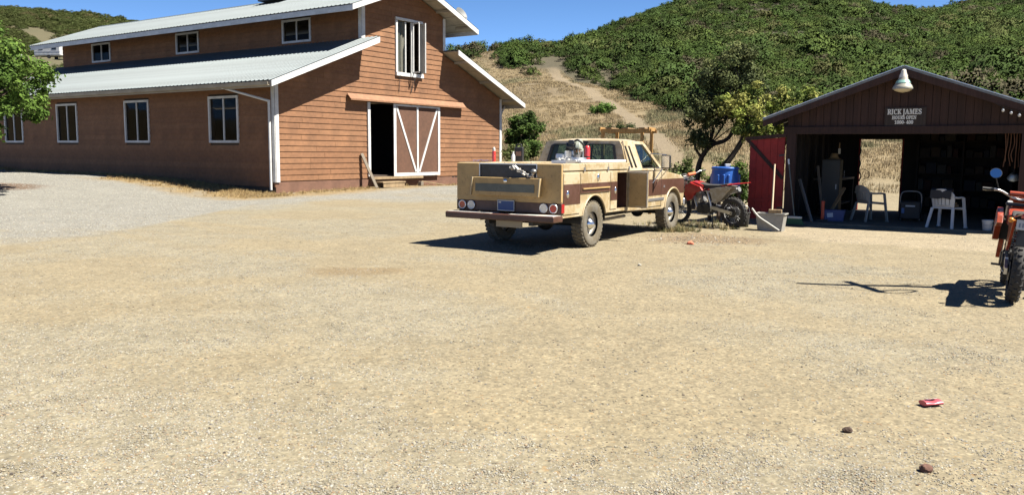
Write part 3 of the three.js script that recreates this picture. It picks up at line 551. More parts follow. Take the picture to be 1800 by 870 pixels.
  for (const z of [-0.87, 0.87]) {
    const l = mesh('tail_light', cyl(0.062, 0.062, 0.03, -1.262, 0.70, z, 24, 0, 0, Math.PI / 2), M.redLens, truck);
    mesh('bezel', new THREE.TorusGeometry(0.066, 0.012, 8, 28).applyMatrix4(new THREE.Matrix4().makeRotationY(Math.PI / 2)).translate(-1.268, 0.70, z), M.alu, l);
    const w = mesh('reverse_light', cyl(0.06, 0.06, 0.026, -1.26, 0.70, z * 0.795, 24, 0, 0, Math.PI / 2), M.whiteLens, truck);
    mesh('bezel', new THREE.TorusGeometry(0.066, 0.010, 8, 28).applyMatrix4(new THREE.Matrix4().makeRotationY(Math.PI / 2)).translate(-1.266, 0.70, z * 0.795), M.alu, w);
  }
  mesh('side_marker', rbox(0.09, 0.14, 0.012, -1.205, 0.70, 1.004, 0.004, 1), M.redLens, truck);
  { const p = mesh('license_plate', rbox(0.012, 0.155, 0.31, -1.262, 0.715, -0.01, 0.005, 1), M.plateBlue, truck); mesh('plate_frame', [box(0.014, 0.014, 0.325, -1.264, 0.795, -0.01), box(0.014, 0.014, 0.325, -1.264, 0.635, -0.01), box(0.014, 0.16, 0.012, -1.264, 0.715, -0.167), box(0.014, 0.16, 0.012, -1.264, 0.715, 0.147)], M.steel, p); mesh('sticker', box(0.004, 0.022, 0.045, -1.27, 0.765, -0.125), M.white, p); }
  mesh('bumper', [rbox(0.30, 0.10, 2.06, -1.39, 0.545, 0, 0.02)], M.brown, truck);
  mesh('bumper_tread', [box(0.26, 0.006, 0.86, -1.39, 0.5985, -0.58), box(0.26, 0.006, 0.80, -1.39, 0.5985, 0.60)], std([0.56, 0.52, 0.46], 0.7, 0, { map: T.weather }), truck);
  mesh('bumper_bracket', [box(0.3, 0.08, 0.06, -1.15, 0.54, 0.45), box(0.3, 0.08, 0.06, -1.15, 0.54, -0.45)], M.darkMetal, truck);
  mesh('mud_guard', [box(0.02, 0.18, 0.5, -1.10, 0.44, -0.05)], std([0.42, 0.35, 0.25], 0.8), truck);
  // chassis
  mesh('chassis', [box(5.1, 0.14, 0.08, 1.35, 0.47, 0.42), box(5.1, 0.14, 0.08, 1.35, 0.47, -0.42), box(0.08, 0.1, 0.9, 1.0, 0.47, 0), box(0.08, 0.1, 0.9, 2.6, 0.47, 0)], M.darkMetal, truck);
  mesh('rear_axle', [bar([RX, 0.39, -0.75], [RX, 0.39, 0.75], 0.055), sph(0.16, RX, 0.39, 0.05), bar([RX, 0.42, 0], [2.4, 0.48, 0], 0.035)], M.darkMetal, truck);
  mesh('front_axle', [bar([FX, 0.39, -0.75], [FX, 0.39, 0.75], 0.055), sph(0.14, FX, 0.39, 0.2)], M.darkMetal, truck);
  mesh('fuel_tank', rbox(0.9, 0.26, 0.36, 0.95, 0.42, -0.62, 0.05), M.darkMetal, truck);
  mesh('exhaust_pipe', tube([[2.2, 0.36, 0.5], [0.8, 0.36, 0.55], [0.55, 0.40, 0.60], [0.42, 0.38, 0.85]], 0.03, 8, 20), M.steel, truck);
  // cab and front end
  const bodyPts = [[1.30, 0.52], [2.98, 0.47], ...arc(FX, 0.50), [4.08, 0.52], [4.13, 0.70], [4.13, 0.98], [4.09, 1.07], [3.95, 1.125], [3.4, 1.185], [2.86, 1.245], [1.30, 1.265]];
  mesh('cab_body', extrude(bodyPts, 1.906, [], 0.022).translate(0, 0, -0.953), M.tan, truck);
  mesh('inner_fender', [box(0.95, 0.5, 1.25, FX, 0.72, 0)], M.black, truck);
  for (const s of [1, -1]) {
    const zz = s * 0.9765;
    const st = [[1.31, 0.76], ...arc(FX, 0.76), [4.11, 0.76], [4.11, 1.0], [4.06, 1.06], [1.31, 1.075]];
    mesh('stripe', extrude(st, 0.004).translate(0, 0, s > 0 ? zz : zz - 0.004), M.brown, truck);
    mesh('moulding', rbox(1.68, 0.055, 0.012, 2.16, 0.68, s * 0.981, 0.005, 1), M.alu, truck);
    const lip = arc(FX, 0.50).map((p) => [p[0], p[1], s * 0.980]); mesh('arch_lip', tube(lip, 0.022, 6, 28), M.tan, truck);
    mesh('door_seam', [box(0.008, 0.70, 0.006, 1.90, 0.90, s * 0.9785), box(0.008, 0.70, 0.006, 2.86, 0.88, s * 0.9785), box(0.97, 0.008, 0.006, 2.38, 0.548, s * 0.9785)], M.black, truck);
    mesh('door_handle', rbox(0.14, 0.035, 0.03, 2.02, 1.12, s * 0.99, 0.01), M.chrome, truck);
    mesh('badge', box(0.07, 0.045, 0.006, 3.0, 0.92, s * 0.983), M.alu, truck);
    // greenhouse side with window openings; leans inwards
    const hw = (y) => 0.955 - (y - 1.26) * 0.36;
    const lean = (g) => { const p = g.attributes.position; for (let i = 0; i < p.count; i++) p.setZ(i, s * (p.getZ(i) + hw(p.getY(i)))); const q = norm(g); q.computeVertexNormals(); if (s < 0) { const a = q.attributes.position.array; for (let i = 0; i < a.length; i += 9) for (let e = 0; e < 3; e++) { const t = a[i + 3 + e]; a[i + 3 + e] = a[i + 6 + e]; a[i + 6 + e] = t; } q.computeVertexNormals(); } return q; };
    const win1 = [[1.42, 1.30], [1.40, 1.70], [1.48, 1.70], [1.52, 1.30]], win2 = [[1.60, 1.30], [1.56, 1.70], [1.64, 1.70], [1.70, 1.30]], win3 = [[1.93, 1.30], [1.90, 1.72], [2.24, 1.72], [2.68, 1.33], [2.70, 1.30]];
    const gh = mesh('cab_side', lean(extrude([[1.30, 1.255], [1.36, 1.60], [1.42, 1.79], [2.30, 1.79], [2.38, 1.75], [2.90, 1.25]], 0.03, [win1, win2, win3])), M.tan, truck);
    for (const w of [win1, win2, win3]) { mesh('side_window', lean(extrude(w, 0.004).translate(0, 0, 0.012)), M.tintGlass, gh); }
    mesh('window_trim', lean(extrude([[1.925, 1.29], [1.89, 1.735], [2.25, 1.735], [2.72, 1.31], [2.73, 1.29]], 0.006, [win3]).translate(0, 0, 0.03)), M.black, gh);
    const mr = mesh('door_mirror', rbox(0.06, 0.26, 0.19, 2.52, 1.41, s * 1.20, 0.025), M.black, truck);
    mesh('mirror_glass', box(0.006, 0.22, 0.15, 2.487, 1.41, s * 1.20), M.chrome, mr);
    mesh('mirror_arm', [bar([2.55, 1.28, s * 0.97], [2.54, 1.28, s * 1.25], 0.012), bar([2.54, 1.28, s * 1.24], [2.62, 1.02, s * 0.985], 0.010), bar([2.54, 1.28, s * 1.12], [2.40, 1.0, s * 0.985], 0.010), bar([2.53, 1.54, s * 1.2], [2.5, 1.56, s * 0.88], 0.010)], M.chrome, mr);
  }
  { // rear wall of the cab with its slider window
    const rw = [[-0.72, 1.345], [-0.64, 1.70], [-0.58, 1.725], [0.58, 1.725], [0.64, 1.70], [0.72, 1.345]];
    const tilt = (g) => { const p = g.attributes.position; for (let i = 0; i < p.count; i++) { const z = p.getX(i), y = p.getY(i), x = p.getZ(i); p.setXYZ(i, 1.30 + Math.max(0, y - 1.26) * 0.20 - x, y, z); } const q = norm(g); q.computeVertexNormals(); return q; };
    const wall = mesh('cab_back', tilt(extrude([[-0.955, 1.0], [-0.955, 1.26], [-0.80, 1.70], [-0.74, 1.79], [0.74, 1.79], [0.80, 1.70], [0.955, 1.26], [0.955, 1.0]], 0.03, [rw], 0)), M.tan, truck);
    mesh('rear_window', tilt(extrude(rw, 0.004).translate(0, 0, 0.012)), M.tintGlass, wall);
    const rim = rw.map(([a, b]) => [a * 1.045, 1.345 + (b - 1.345) * 1.06 - 0.012]);
    mesh('window_seal', tilt(extrude(rim, 0.008, [rw.map(([a, b]) => [a * 0.965, 1.365 + (b - 1.345) * 0.93])]).translate(0, 0, 0.031)), M.black, wall);
    mesh('mullion', [tilt(box(0.022, 0.37, 0.02, 0.2, 1.535, 0.02)), tilt(box(0.022, 0.37, 0.02, -0.2, 1.535, 0.02))], M.black, wall);
    mesh('brake_lamp', rbox(0.05, 0.045, 0.20, 1.385, 1.765, 0.02, 0.01), M.black, truck);
  }
  { // roof: a crowned skin with rolled edges
    const nx = 10, nz = 16, pos = [], idx = [];
    for (let i = 0; i <= nx; i++) for (let j = 0; j <= nz; j++) { const u = i / nx, v = j / nz * 2 - 1; const x = lerp(1.385, 2.37, u), e = Math.pow(Math.abs(v), 5), ex = Math.pow(Math.abs(u * 2 - 1), 6); pos.push(x, 1.84 - 0.055 * e - 0.045 * ex - 0.012 * v * v, v * 0.79); }
    for (let i = 0; i < nx; i++) for (let j = 0; j < nz; j++) { const a = i * (nz + 1) + j, b = a + nz + 1; idx.push(a, a + 1, b, a + 1, b + 1, b); }
    const g = new THREE.BufferGeometry(); g.setAttribute('position', new THREE.Float32BufferAttribute(pos, 3)); g.setIndex(idx); g.computeVertexNormals();
    mesh('roof', [g, box(0.9, 0.02, 1.4, 1.88, 1.775, 0)], M.tan, truck);
    for (const s of [1, -1]) mesh('drip_rail', beam([1.40, 1.782, s * 0.785], [2.33, 1.782, s * 0.785], 0.018, 0.014), M.tan, truck);
  }
  { // windscreen, seats, wheel
    const q = prism([[-0.88, 0], [0.88, 0], [0.72, 1], [-0.72, 1]], () => 0.004, 0); const p = q.attributes.position; for (let i = 0; i < p.count; i++) { const z = p.getX(i), t = p.getY(i), o = p.getZ(i); p.setXYZ(i, lerp(2.87, 2.35, t) + o, lerp(1.26, 1.765, t), z); } q.computeVertexNormals();
    mesh('windscreen', q, M.tintGlass, truck);
    mesh('seat', [rbox(0.18, 0.55, 0.62, 1.86, 1.16, 0.42, 0.06), rbox(0.18, 0.55, 0.62, 1.86, 1.16, -0.42, 0.06)], M.interior, truck);
    mesh('dashboard', rbox(0.3, 0.1, 1.7, 2.68, 1.29, 0, 0.04), M.interior, truck);
    mesh('steering_wheel', new THREE.TorusGeometry(0.19, 0.014, 8, 28).applyMatrix4(new THREE.Matrix4().makeRotationY(Math.PI / 2 - 0.0)).applyMatrix4(new THREE.Matrix4().makeRotationZ(-0.4)).translate(2.45, 1.33, -0.42), M.black, truck);
  }
  mesh('grille', [box(0.02, 0.22, 1.0, 4.14, 0.92, 0)].concat([0, 1, 2, 3].map((i) => box(0.03, 0.012, 1.0, 4.145, 0.84 + i * 0.055, 0))), M.darkMetal, truck);
  for (const z of [-0.72, 0.72]) mesh('headlight', rbox(0.03, 0.17, 0.24, 4.14, 0.92, z, 0.02), M.whiteLens, truck);
  mesh('front_bumper', rbox(0.14, 0.16, 1.98, 4.20, 0.56, 0, 0.04), M.chrome, truck);
  mesh('hood_seam', [box(1.1, 0.006, 0.008, 3.4, 1.19, 0.86, 0, 0, -0.109)], M.black, truck);
  for (const [x, z, s] of [[RX, 0.86, 1], [FX, 0.86, 1], [RX, -0.86, -1], [FX, -0.86, -1]]) wheel(truck, x, z, 0.385, 0.235, s > 0 && x < 1 ? M.dustRubber : M.dustRubber, std([0.45, 0.42, 0.36], 0.5, 0.6), s);
}
truck.updateMatrixWorld();
const onTruck = (x, y, z) => { const p = V(x, y, z).applyMatrix4(truck.matrixWorld); return [p.x, p.y, p.z]; };
{ // what lies on the bed
  const can = thing('spray_can', 'red spray can with a grey cap on the truck bed rail', 'can', onTruck(-0.46, 1.402, -0.78), TURN);
  mesh('body', lathe([[0, 0], [0.033, 0], [0.034, 0.01], [0.034, 0.165], [0.026, 0.185]], 20), phys([0.62, 0.05, 0.03], 0.3, 0.2, { clearcoat: 0.6 }), can);
  mesh('cap', lathe([[0.027, 0.18], [0.027, 0.225], [0.018, 0.235], [0.016, 0.25], [0, 0.252]], 16), std([0.42, 0.40, 0.36], 0.5), can);
  const bot = thing('plastic_bottle', 'small white plastic bottle on the truck bed rail', 'bottle', onTruck(0.20, 1.402, -0.80), TURN);
  mesh('body', lathe([[0, 0], [0.032, 0], [0.034, 0.01], [0.034, 0.10], [0.014, 0.14], [0.014, 0.15]], 20), std([0.74, 0.73, 0.70], 0.4), bot); mesh('cap', cyl(0.017, 0.017, 0.03, 0, 0.165, 0, 14), std([0.6, 0.6, 0.58], 0.5), bot);
  const blk = thing('battery_charger', 'tall black boxy device standing on the truck bed rail', 'device', onTruck(0.40, 1.402, -0.80), TURN + 0.3);
  mesh('case', rbox(0.10, 0.26, 0.16, 0, 0.13, 0, 0.015), M.black, blk); mesh('handle', tube([[0, 0.255, -0.05], [0, 0.30, -0.04], [0, 0.30, 0.04], [0, 0.255, 0.05]], 0.010), M.black, blk); mesh('panel', box(0.004, 0.08, 0.10, -0.052, 0.14, 0), std([0.22, 0.12, 0.08], 0.6), blk);
  { const pts = []; reseed(5); const g = new THREE.PlaneGeometry(0.42, 0.22, 18, 10); g.rotateX(-Math.PI / 2); const p = g.attributes.position; for (let i = 0; i < p.count; i++) p.setY(i, 0.012 + 0.030 * Math.abs(n2(p.getX(i) * 14, p.getZ(i) * 14, 3)) + 0.01); const r = mesh('shop_rag', g, std([0.03, 0.045, 0.13], 0.95)); r.geometry.computeVertexNormals(); const q = onTruck(-0.80, 1.398, -0.78); r.position.set(...q); r.rotation.y = TURN; tag(r, 'crumpled navy blue rag on the truck bed rail', 'rag'); }
  const pipe = mesh('plastic_pipe', bar(onTruck(-0.42, 1.425, 0.88), onTruck(1.285, 1.425, 0.90), 0.024, 0.024, 14), std([0.72, 0.74, 0.76], 0.45)); tag(pipe, 'long pale pipe lying along the truck bed beside the cab', 'pipe');
  // compound saw on the right-hand lid
  const saw = thing('mitre_saw', 'grey metal compound saw with a rounded blade guard on the truck bed', 'saw', onTruck(-0.22, 1.402, 0.70), TURN);
  mesh('base', [rbox(0.50, 0.05, 0.34, -0.02, 0.03, -0.02, 0.015), cyl(0.15, 0.16, 0.035, 0, 0.07, 0.02, 28), box(0.56, 0.07, 0.03, -0.05, 0.10, -0.09)], M.alu, saw);
  mesh('fence', [rbox(0.20, 0.11, 0.03, -0.17, 0.14, -0.06, 0.01), rbox(0.16, 0.09, 0.16, -0.20, 0.10, -0.16, 0.02)], M.alu, saw);
  mesh('arm', [beam([0.0, 0.08, -0.12], [0.04, 0.27, -0.06], 0.07, 0.08), rbox(0.12, 0.10, 0.1, 0.02, 0.16, -0.08, 0.02)], M.alu, saw);
  mesh('motor', [cyl(0.062, 0.062, 0.18, -0.06, 0.27, -0.06, 20, Math.PI / 2, 0.5), rbox(0.12, 0.09, 0.12, -0.08, 0.33, -0.03, 0.025)], M.blackGloss, saw);
  mesh('blade_guard', extrude((() => { const p = []; for (let i = 0; i <= 18; i++) { const a = Math.PI * 1.08 * i / 18 - 0.35; p.push([0.155 * Math.cos(a), 0.155 * Math.sin(a)]); } p.push([-0.05, 0.0]); return p; })(), 0.055, [], 0.008).applyMatrix4(new THREE.Matrix4().makeRotationY(0.25)).translate(0.06, 0.235, 0.0), std([0.40, 0.43, 0.36], 0.45, 0.3), saw);
  mesh('blade', cyl(0.135, 0.135, 0.004, 0.07, 0.225, 0.03, 40, Math.PI / 2, 0.25), M.steel, saw);
  mesh('handle', tube([[-0.06, 0.36, 0.0], [-0.12, 0.37, 0.10], [-0.06, 0.30, 0.16], [0.0, 0.25, 0.14]], 0.018), M.black, saw);
  mesh('clamp', [bar([0.13, 0.05, 0.06], [0.13, 0.19, 0.06], 0.014), bar([0.13, 0.19, 0.06], [0.04, 0.19, 0.05], 0.012), cyl(0.03, 0.03, 0.05, 0.16, 0.06, 0.04, 12)], M.steel, saw);
  mesh('bracket', rbox(0.07, 0.05, 0.05, 0.02, 0.20, 0.02, 0.01), std([0.32, 0.14, 0.05], 0.7), saw);
  const jug = thing('red_canister', 'red canister with a black band standing behind the saw', 'canister', onTruck(0.34, 1.402, 0.62), TURN);
  mesh('body', lathe([[0, 0], [0.048, 0], [0.05, 0.012], [0.05, 0.24], [0.042, 0.275], [0.02, 0.29]], 24), phys([0.58, 0.035, 0.035], 0.28, 0, { clearcoat: 0.8 }), jug);
  mesh('band', cyl(0.0515, 0.0515, 0.02, 0, 0.10, 0, 24), M.black, jug); mesh('valve', [cyl(0.016, 0.018, 0.035, 0, 0.305, 0, 12), box(0.09, 0.015, 0.02, 0.02, 0.325, 0)], M.black, jug);
  reseed(58); const tray = thing('parts_tray', 'shallow tray of pale metal fittings left of the saw', 'tray', onTruck(-0.72, 1.402, 0.74), TURN);
  mesh('pan', [box(0.34, 0.012, 0.24, 0, 0.006, 0), box(0.34, 0.04, 0.01, 0, 0.026, 0.125), box(0.34, 0.04, 0.01, 0, 0.026, -0.125), box(0.01, 0.04, 0.24, 0.165, 0.026, 0), box(0.01, 0.04, 0.24, -0.165, 0.026, 0)], M.alu, tray);
  for (let i = 0; i < 9; i++) mesh('fitting', i % 2 ? cyl(rr(0.02, 0.035), rr(0.02, 0.035), rr(0.04, 0.08), rr(-0.13, 0.13), 0.045, rr(-0.09, 0.09), 12, rr(-0.4, 0.4), 0, rr(-0.4, 0.4)) : rbox(rr(0.04, 0.09), rr(0.03, 0.06), rr(0.04, 0.08), rr(-0.13, 0.13), 0.04, rr(-0.09, 0.09), 0.008, 1, 0, rr(0, 3), 0), i % 3 ? std([0.46, 0.45, 0.42], 0.5, 0.3) : M.steel, tray);
  // scrap metal hung over the tailgate panel
  reseed(91); const scrap = thing('scrap_metal', 'tangle of pale scrap metal at the top of the tailgate', 'scrap', onTruck(-1.29, 1.172, 0.30), TURN); const gs = [], gs2 = [];
  for (let i = 0; i < 26; i++) { const t = i / 26; const g = rbox(rr(0.02, 0.05), rr(0.015, 0.035), rr(0.03, 0.10), rr(-0.03, 0.03), clamp(0.16 - t * 0.16 + rr(-0.02, 0.03), 0.015, 0.2), lerp(-0.20, 0.22, t) + rr(-0.03, 0.03), 0.006, 1, rr(-1, 1), rr(-0.5, 0.5), rr(-0.5, 0.5)); (i % 3 ? gs : gs2).push(g); }
  mesh('strips', gs, std([0.50, 0.47, 0.42], 0.5, 0.5), scrap); mesh('housings', [...gs2, sph(0.05, 0, 0.10, 0.22, 1, 0.8, 1)], std([0.2, 0.2, 0.2], 0.45, 0.6), scrap);
}
{ // timber frame beyond the truck: four legs, rails and a deck edge
  const a = 0.35, f = thing('timber_stand', 'tall open timber stand beyond the truck cab', 'stand', [2.92, gy(2.92, -21.2), -21.2], -a);
  const H = 2.2, lx = 0.56, lz = 0.32;
  for (const [x, z] of [[-lx, lz], [lx - 0.12, lz], [-lx + 0.22, -lz], [lx, -lz]]) mesh('leg', box(0.075, H - 0.04, 0.075, x, (H - 0.04) / 2, z), M.woodOrange, f);
  for (const z of [-lz, lz]) mesh('rail', box(lx * 2 + 0.16, 0.09, 0.04, 0.04, H - 0.085, z + Math.sign(z) * 0.058), M.woodOrange, f);
  for (const x of [-lx, lx]) mesh('rail', box(0.04, 0.09, lz * 2 + 0.24, x + Math.sign(x) * 0.058, H - 0.04, 0), M.woodOrange, f);
  for (let i = 0; i < 3; i++) mesh('slat', box(0.16, 0.03, lz * 2 + 0.2, -0.4 + i * 0.42, H - 0.02, 0), M.wood, f);
  mesh('brace', beam([-lx, 0.5, lz], [lx - 0.12, 0.5, lz], 0.04, 0.09), M.woodOrange, f);
}
// ---------- workshop shed ----------
M.shedWood = [[0.050, 0.024, 0.018], [0.043, 0.021, 0.016], [0.058, 0.028, 0.021]].map((c) => std(c, 0.9, 0, { map: T.wood }));
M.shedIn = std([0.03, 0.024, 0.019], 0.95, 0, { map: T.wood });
M.redPaint = [[0.30, 0.022, 0.018], [0.26, 0.020, 0.016], [0.33, 0.026, 0.020]].map((c) => std(c, 0.8, 0, { map: T.weather }));
M.shedRoof = std([0.22, 0.225, 0.22], 0.5, 0.5, { map: T.weather });
M.slab = std([0.16, 0.14, 0.11], 0.95, 0, { map: T.weather });
M.chairPlastic = std([0.30, 0.29, 0.26], 0.5);
const ST = -0.5393, SO = [6.636, 0, -18.706];
const shed = thing('workshop_shed', 'open-fronted dark brown wooden workshop shed with a gable roof', 'shed', SO, ST);
shed.updateMatrixWorld();
const inShed = (x, y, z) => { const p = V(x, y, z).applyMatrix4(shed.matrixWorld); return [p.x, p.y, p.z]; };
const FL = 0.045;                                          // floor level
{
  const X0 = -0.45, X1 = 4.31, RX = 1.93, ZB = -5.2, top = (x) => 3.41 - 0.365 * Math.abs(x - RX);
  reseed(31);
  mesh('floor', box(X1 - X0 + 0.1, 0.20, -ZB + 0.1, (X0 + X1) / 2, FL - 0.1, ZB / 2 - 0.0), M.slab, shed);
  mesh('post', box(0.20, 2.0, 0.16, X0 + 0.105, FL + 1.0 - 0.02, 0), M.shedWood[0], shed);
  mesh('post', box(0.20, 2.0, 0.16, X1 - 0.105, FL + 1.0 - 0.02, 0), M.shedWood[0], shed);
  mesh('header', rbox(X1 - X0 + 0.12, 0.165, 0.12, (X0 + X1) / 2, 2.10, 0.025, 0.008, 1), M.shedWood[1], shed);
  const n = 31, w = (X1 - X0) / n;
  for (let i = 0; i < n; i++) {
    const a = X0 + i * w + 0.004, b = X0 + (i + 1) * w - 0.004; let p = [[a, 2.17], [b, 2.17], [b, 4], [a, 4]];
    p = clip(p, -0.365, 1, 3.41 - 0.365 * RX - 0.085); p = clip(p, 0.365, 1, 3.41 + 0.365 * RX - 0.085);
    if (p.length > 2 && area(p) > 0.002) mesh('gable_board', prism(p, () => 0.03 + rr(-0.004, 0.004), 0.0), M.shedWood[Math.floor(rnd() * 3)], shed);
  }
  mesh('gable_core', (() => { let p = [[X0, 2.03], [X1, 2.03], [X1, 4], [X0, 4]]; p = clip(p, -0.365, 1, 3.41 - 0.365 * RX - 0.09); p = clip(p, 0.365, 1, 3.41 + 0.365 * RX - 0.09); return prism(p, () => -0.008, -0.05); })(), M.shedIn, shed);
  const wallTop = top(X0) - 0.10;
  mesh('wall', box(0.05, wallTop, -ZB, X0 + 0.02, wallTop / 2, ZB / 2 - 0.085), M.shedIn, shed);
  mesh('wall', box(0.05, wallTop, -ZB, X1 - 0.02, wallTop / 2, ZB / 2 - 0.085), M.shedIn, shed);
  mesh('rear_wall', extrude([[X0 + 0.05, 0], [X1 - 0.05, 0], [X1 - 0.05, wallTop], [RX, 3.41 - 0.09], [X0 + 0.05, wallTop]], 0.05, [[[0.37, FL + 0.01], [0.37, 1.99], [1.42, 1.99], [1.42, FL + 0.01]]]).translate(0, 0, ZB - 0.05), M.shedIn, shed);
  mesh('door_frame', [box(0.04, 1.96, 0.09, 0.352, 1.03, ZB), box(0.04, 1.96, 0.09, 1.438, 1.03, ZB)], M.redPaint[0], shed);
  for (let i = 1; i < 6; i++) { mesh('stud', box(0.09, wallTop - 0.1, 0.045, X0 + 0.092, wallTop / 2, -i * 0.86), M.shedIn, shed); mesh('stud', box(0.09, wallTop - 0.1, 0.045, X1 - 0.092, wallTop / 2, -i * 0.86), M.shedIn, shed); }
  for (const s of [-1, 1]) {
    const e = RX + s * 2.84, zc = (0.42 + ZB - 0.4) / 2, len = 0.42 - (ZB - 0.4);
    mesh('roof_slope', beam([RX + s * 0.002, top(RX) - 0.03, zc], [e, top(e) - 0.03, zc], len, 0.05), M.shedRoof, shed);
    mesh('drip_edge', beam([RX + s * 0.01, top(RX) + 0.0, 0.428], [e, top(e) + 0.0, 0.428], 0.012, 0.014), M.alu, shed);
    mesh('barge_board', prism(s < 0 ? [[e, top(e) - 0.19], [RX - 0.001, top(RX) - 0.205], [RX - 0.001, top(RX) - 0.058], [e, top(e) - 0.058]] : [[RX + 0.001, top(RX) - 0.205], [e, top(e) - 0.19], [e, top(e) - 0.058], [RX + 0.001, top(RX) - 0.058]], () => 0.415, 0.375), M.shedWood[2], shed);
    for (let i = 0; i < 5; i++) mesh('rafter', beam([RX + s * 0.03, top(RX) - 0.12, -0.3 - i * 1.1], [e - s * 0.05, top(e) - 0.12, -0.3 - i * 1.1], 0.045, 0.10), M.shedIn, shed);
  }
  mesh('ridge_beam', box(0.05, 0.14, -ZB + 0.3, RX, top(RX) - 0.14, ZB / 2 + 0.1), M.shedIn, shed);
  // the red door swung out past the left post, hanging low at its free end
  const tilt = new THREE.Matrix4().makeTranslation(-0.47, 0, 0.06).multiply(new THREE.Matrix4().makeRotationY(-0.08)).multiply(new THREE.Matrix4().set(0.90, 0, 0, 0, 0.075, 1, 0, 0, 0, 0, 1, 0, 0, 0, 0, 1));
  const door = mesh('door', box(0.90, 1.78, 0.02, -0.46, 1.06, -0.012), M.redPaint[1], shed, tilt); tag(door, 'faded red door swung out beside the opening');
  for (let i = 0; i < 5; i++) mesh('plank', box(0.172, 1.82, 0.02, -0.10 - i * 0.178, 1.04, 0.01 + rr(-0.002, 0.002)), M.redPaint[Math.floor(rnd() * 3)], door, tilt);
  mesh('top_rail', box(1.06, 0.075, 0.05, -0.50, 1.995, 0.02), M.shedWood[2], door, tilt);
  mesh('brace', beam([-0.98, 1.98, 0.034], [-0.02, 1.02, 0.034], 0.022, 0.075), M.shedWood[1], door, tilt);
  mesh('bottom_rail', box(0.90, 0.10, 0.024, -0.46, 0.55, 0.033), M.redPaint[1], door, tilt);
  for (const y of [1.55, 0.36]) mesh('hinge', box(0.14, 0.035, 0.012, -0.07, y, 0.026), M.darkMetal, door, tilt);
}
{ // bell lamp at the gable peak
  const l = thing('barn_lamp', 'bell-shaped outdoor lamp with a pale green band under the shed peak', 'lamp', inShed(1.93, 2.86, 0.42), ST);
  const enamel = std([0.42, 0.40, 0.33], 0.45, 0, { map: T.weather });
  mesh('shade', lathe([[0.195, 0.06], [0.205, 0.085], [0.19, 0.12], [0.145, 0.19], [0.11, 0.25], [0.095, 0.30], [0.09, 0.30], [0.10, 0.25], [0.135, 0.185], [0.18, 0.115], [0.192, 0.085]], 36), enamel, l);
  mesh('lens', lathe([[0, -0.005], [0.08, 0.004], [0.15, 0.03], [0.195, 0.075]], 36), phys([0.62, 0.54, 0.36], 0.25, 0, { clearcoat: 0.5 }), l);
  mesh('band', lathe([[0.150, 0.186], [0.118, 0.245], [0.122, 0.25], [0.154, 0.19]], 36), std([0.22, 0.38, 0.34], 0.4), l);
  mesh('neck', lathe([[0.09, 0.295], [0.085, 0.34], [0.06, 0.40], [0.05, 0.45], [0.035, 0.47], [0, 0.475]], 24), std([0.62, 0.58, 0.50], 0.5), l);
  mesh('bracket', [bar([0, 0.46, 0], [0, 0.53, -0.05], 0.014)], M.darkMetal, l);
}
const font = await new FontLoader().loadAsync('fonts/droid/droid_serif_bold.typeface.json');
{
  const s = thing('wooden_sign', 'dark wooden sign with three lines of white lettering on the gable', 'sign', inShed(1.97, 2.17, 0.05), ST);
  mesh('board', rbox(0.80, 0.40, 0.025, 0, 0.205, 0.0, 0.006, 1), std([0.045, 0.032, 0.026], 0.85, 0, { map: T.wood }), s);
  const ink = std([0.62, 0.62, 0.58], 0.7);
  for (const [t, size, y] of [['RICK JAMES', 0.108, 0.258], ['HOURS OPEN', 0.070, 0.155], ['1000- 400', 0.070, 0.058]]) {
    const g = new TextGeometry(t, { font, size, depth: 0.008, curveSegments: 2, bevelEnabled: true, bevelThickness: 0.001, bevelSize: 0.0028, bevelSegments: 1 }); g.computeBoundingBox(); const b = g.boundingBox, w = b.max.x - b.min.x, tw = { 0.108: 0.66 }[size] || (t[0] === 'H' ? 0.47 : 0.36);
    g.translate(-(b.min.x + w / 2), 0, 0); g.scale(tw / w, 1, 1); g.translate(-0.02, y, 0.013); mesh('lettering', g, ink, s);
  }
}
{ // string of unlit bulbs along the right-hand barge board
  const s = thing('string_lights', 'short string of small white bulbs under the right shed eave', 'string lights', inShed(3.75, 2.40, 0.44), ST);
  for (let i = 0; i < 5; i++) { const b = mesh('bulb', sph(0.028, i * 0.14, 0.06 - i * 0.05, 0.01, 1, 1.2, 1, 10), M.white, s); mesh('socket', cyl(0.014, 0.014, 0.04, i * 0.14, 0.105 - i * 0.05, 0.01, 8), M.black, b); }
  mesh('wire', tube([[-0.14, 0.2, 0.0], [0, 0.125, 0.0], [0.14, 0.075, 0], [0.28, 0.025, 0], [0.42, -0.025, 0], [0.56, -0.075, 0], [0.7, -0.12, 0]], 0.005, 5, 30), M.black, s);
}
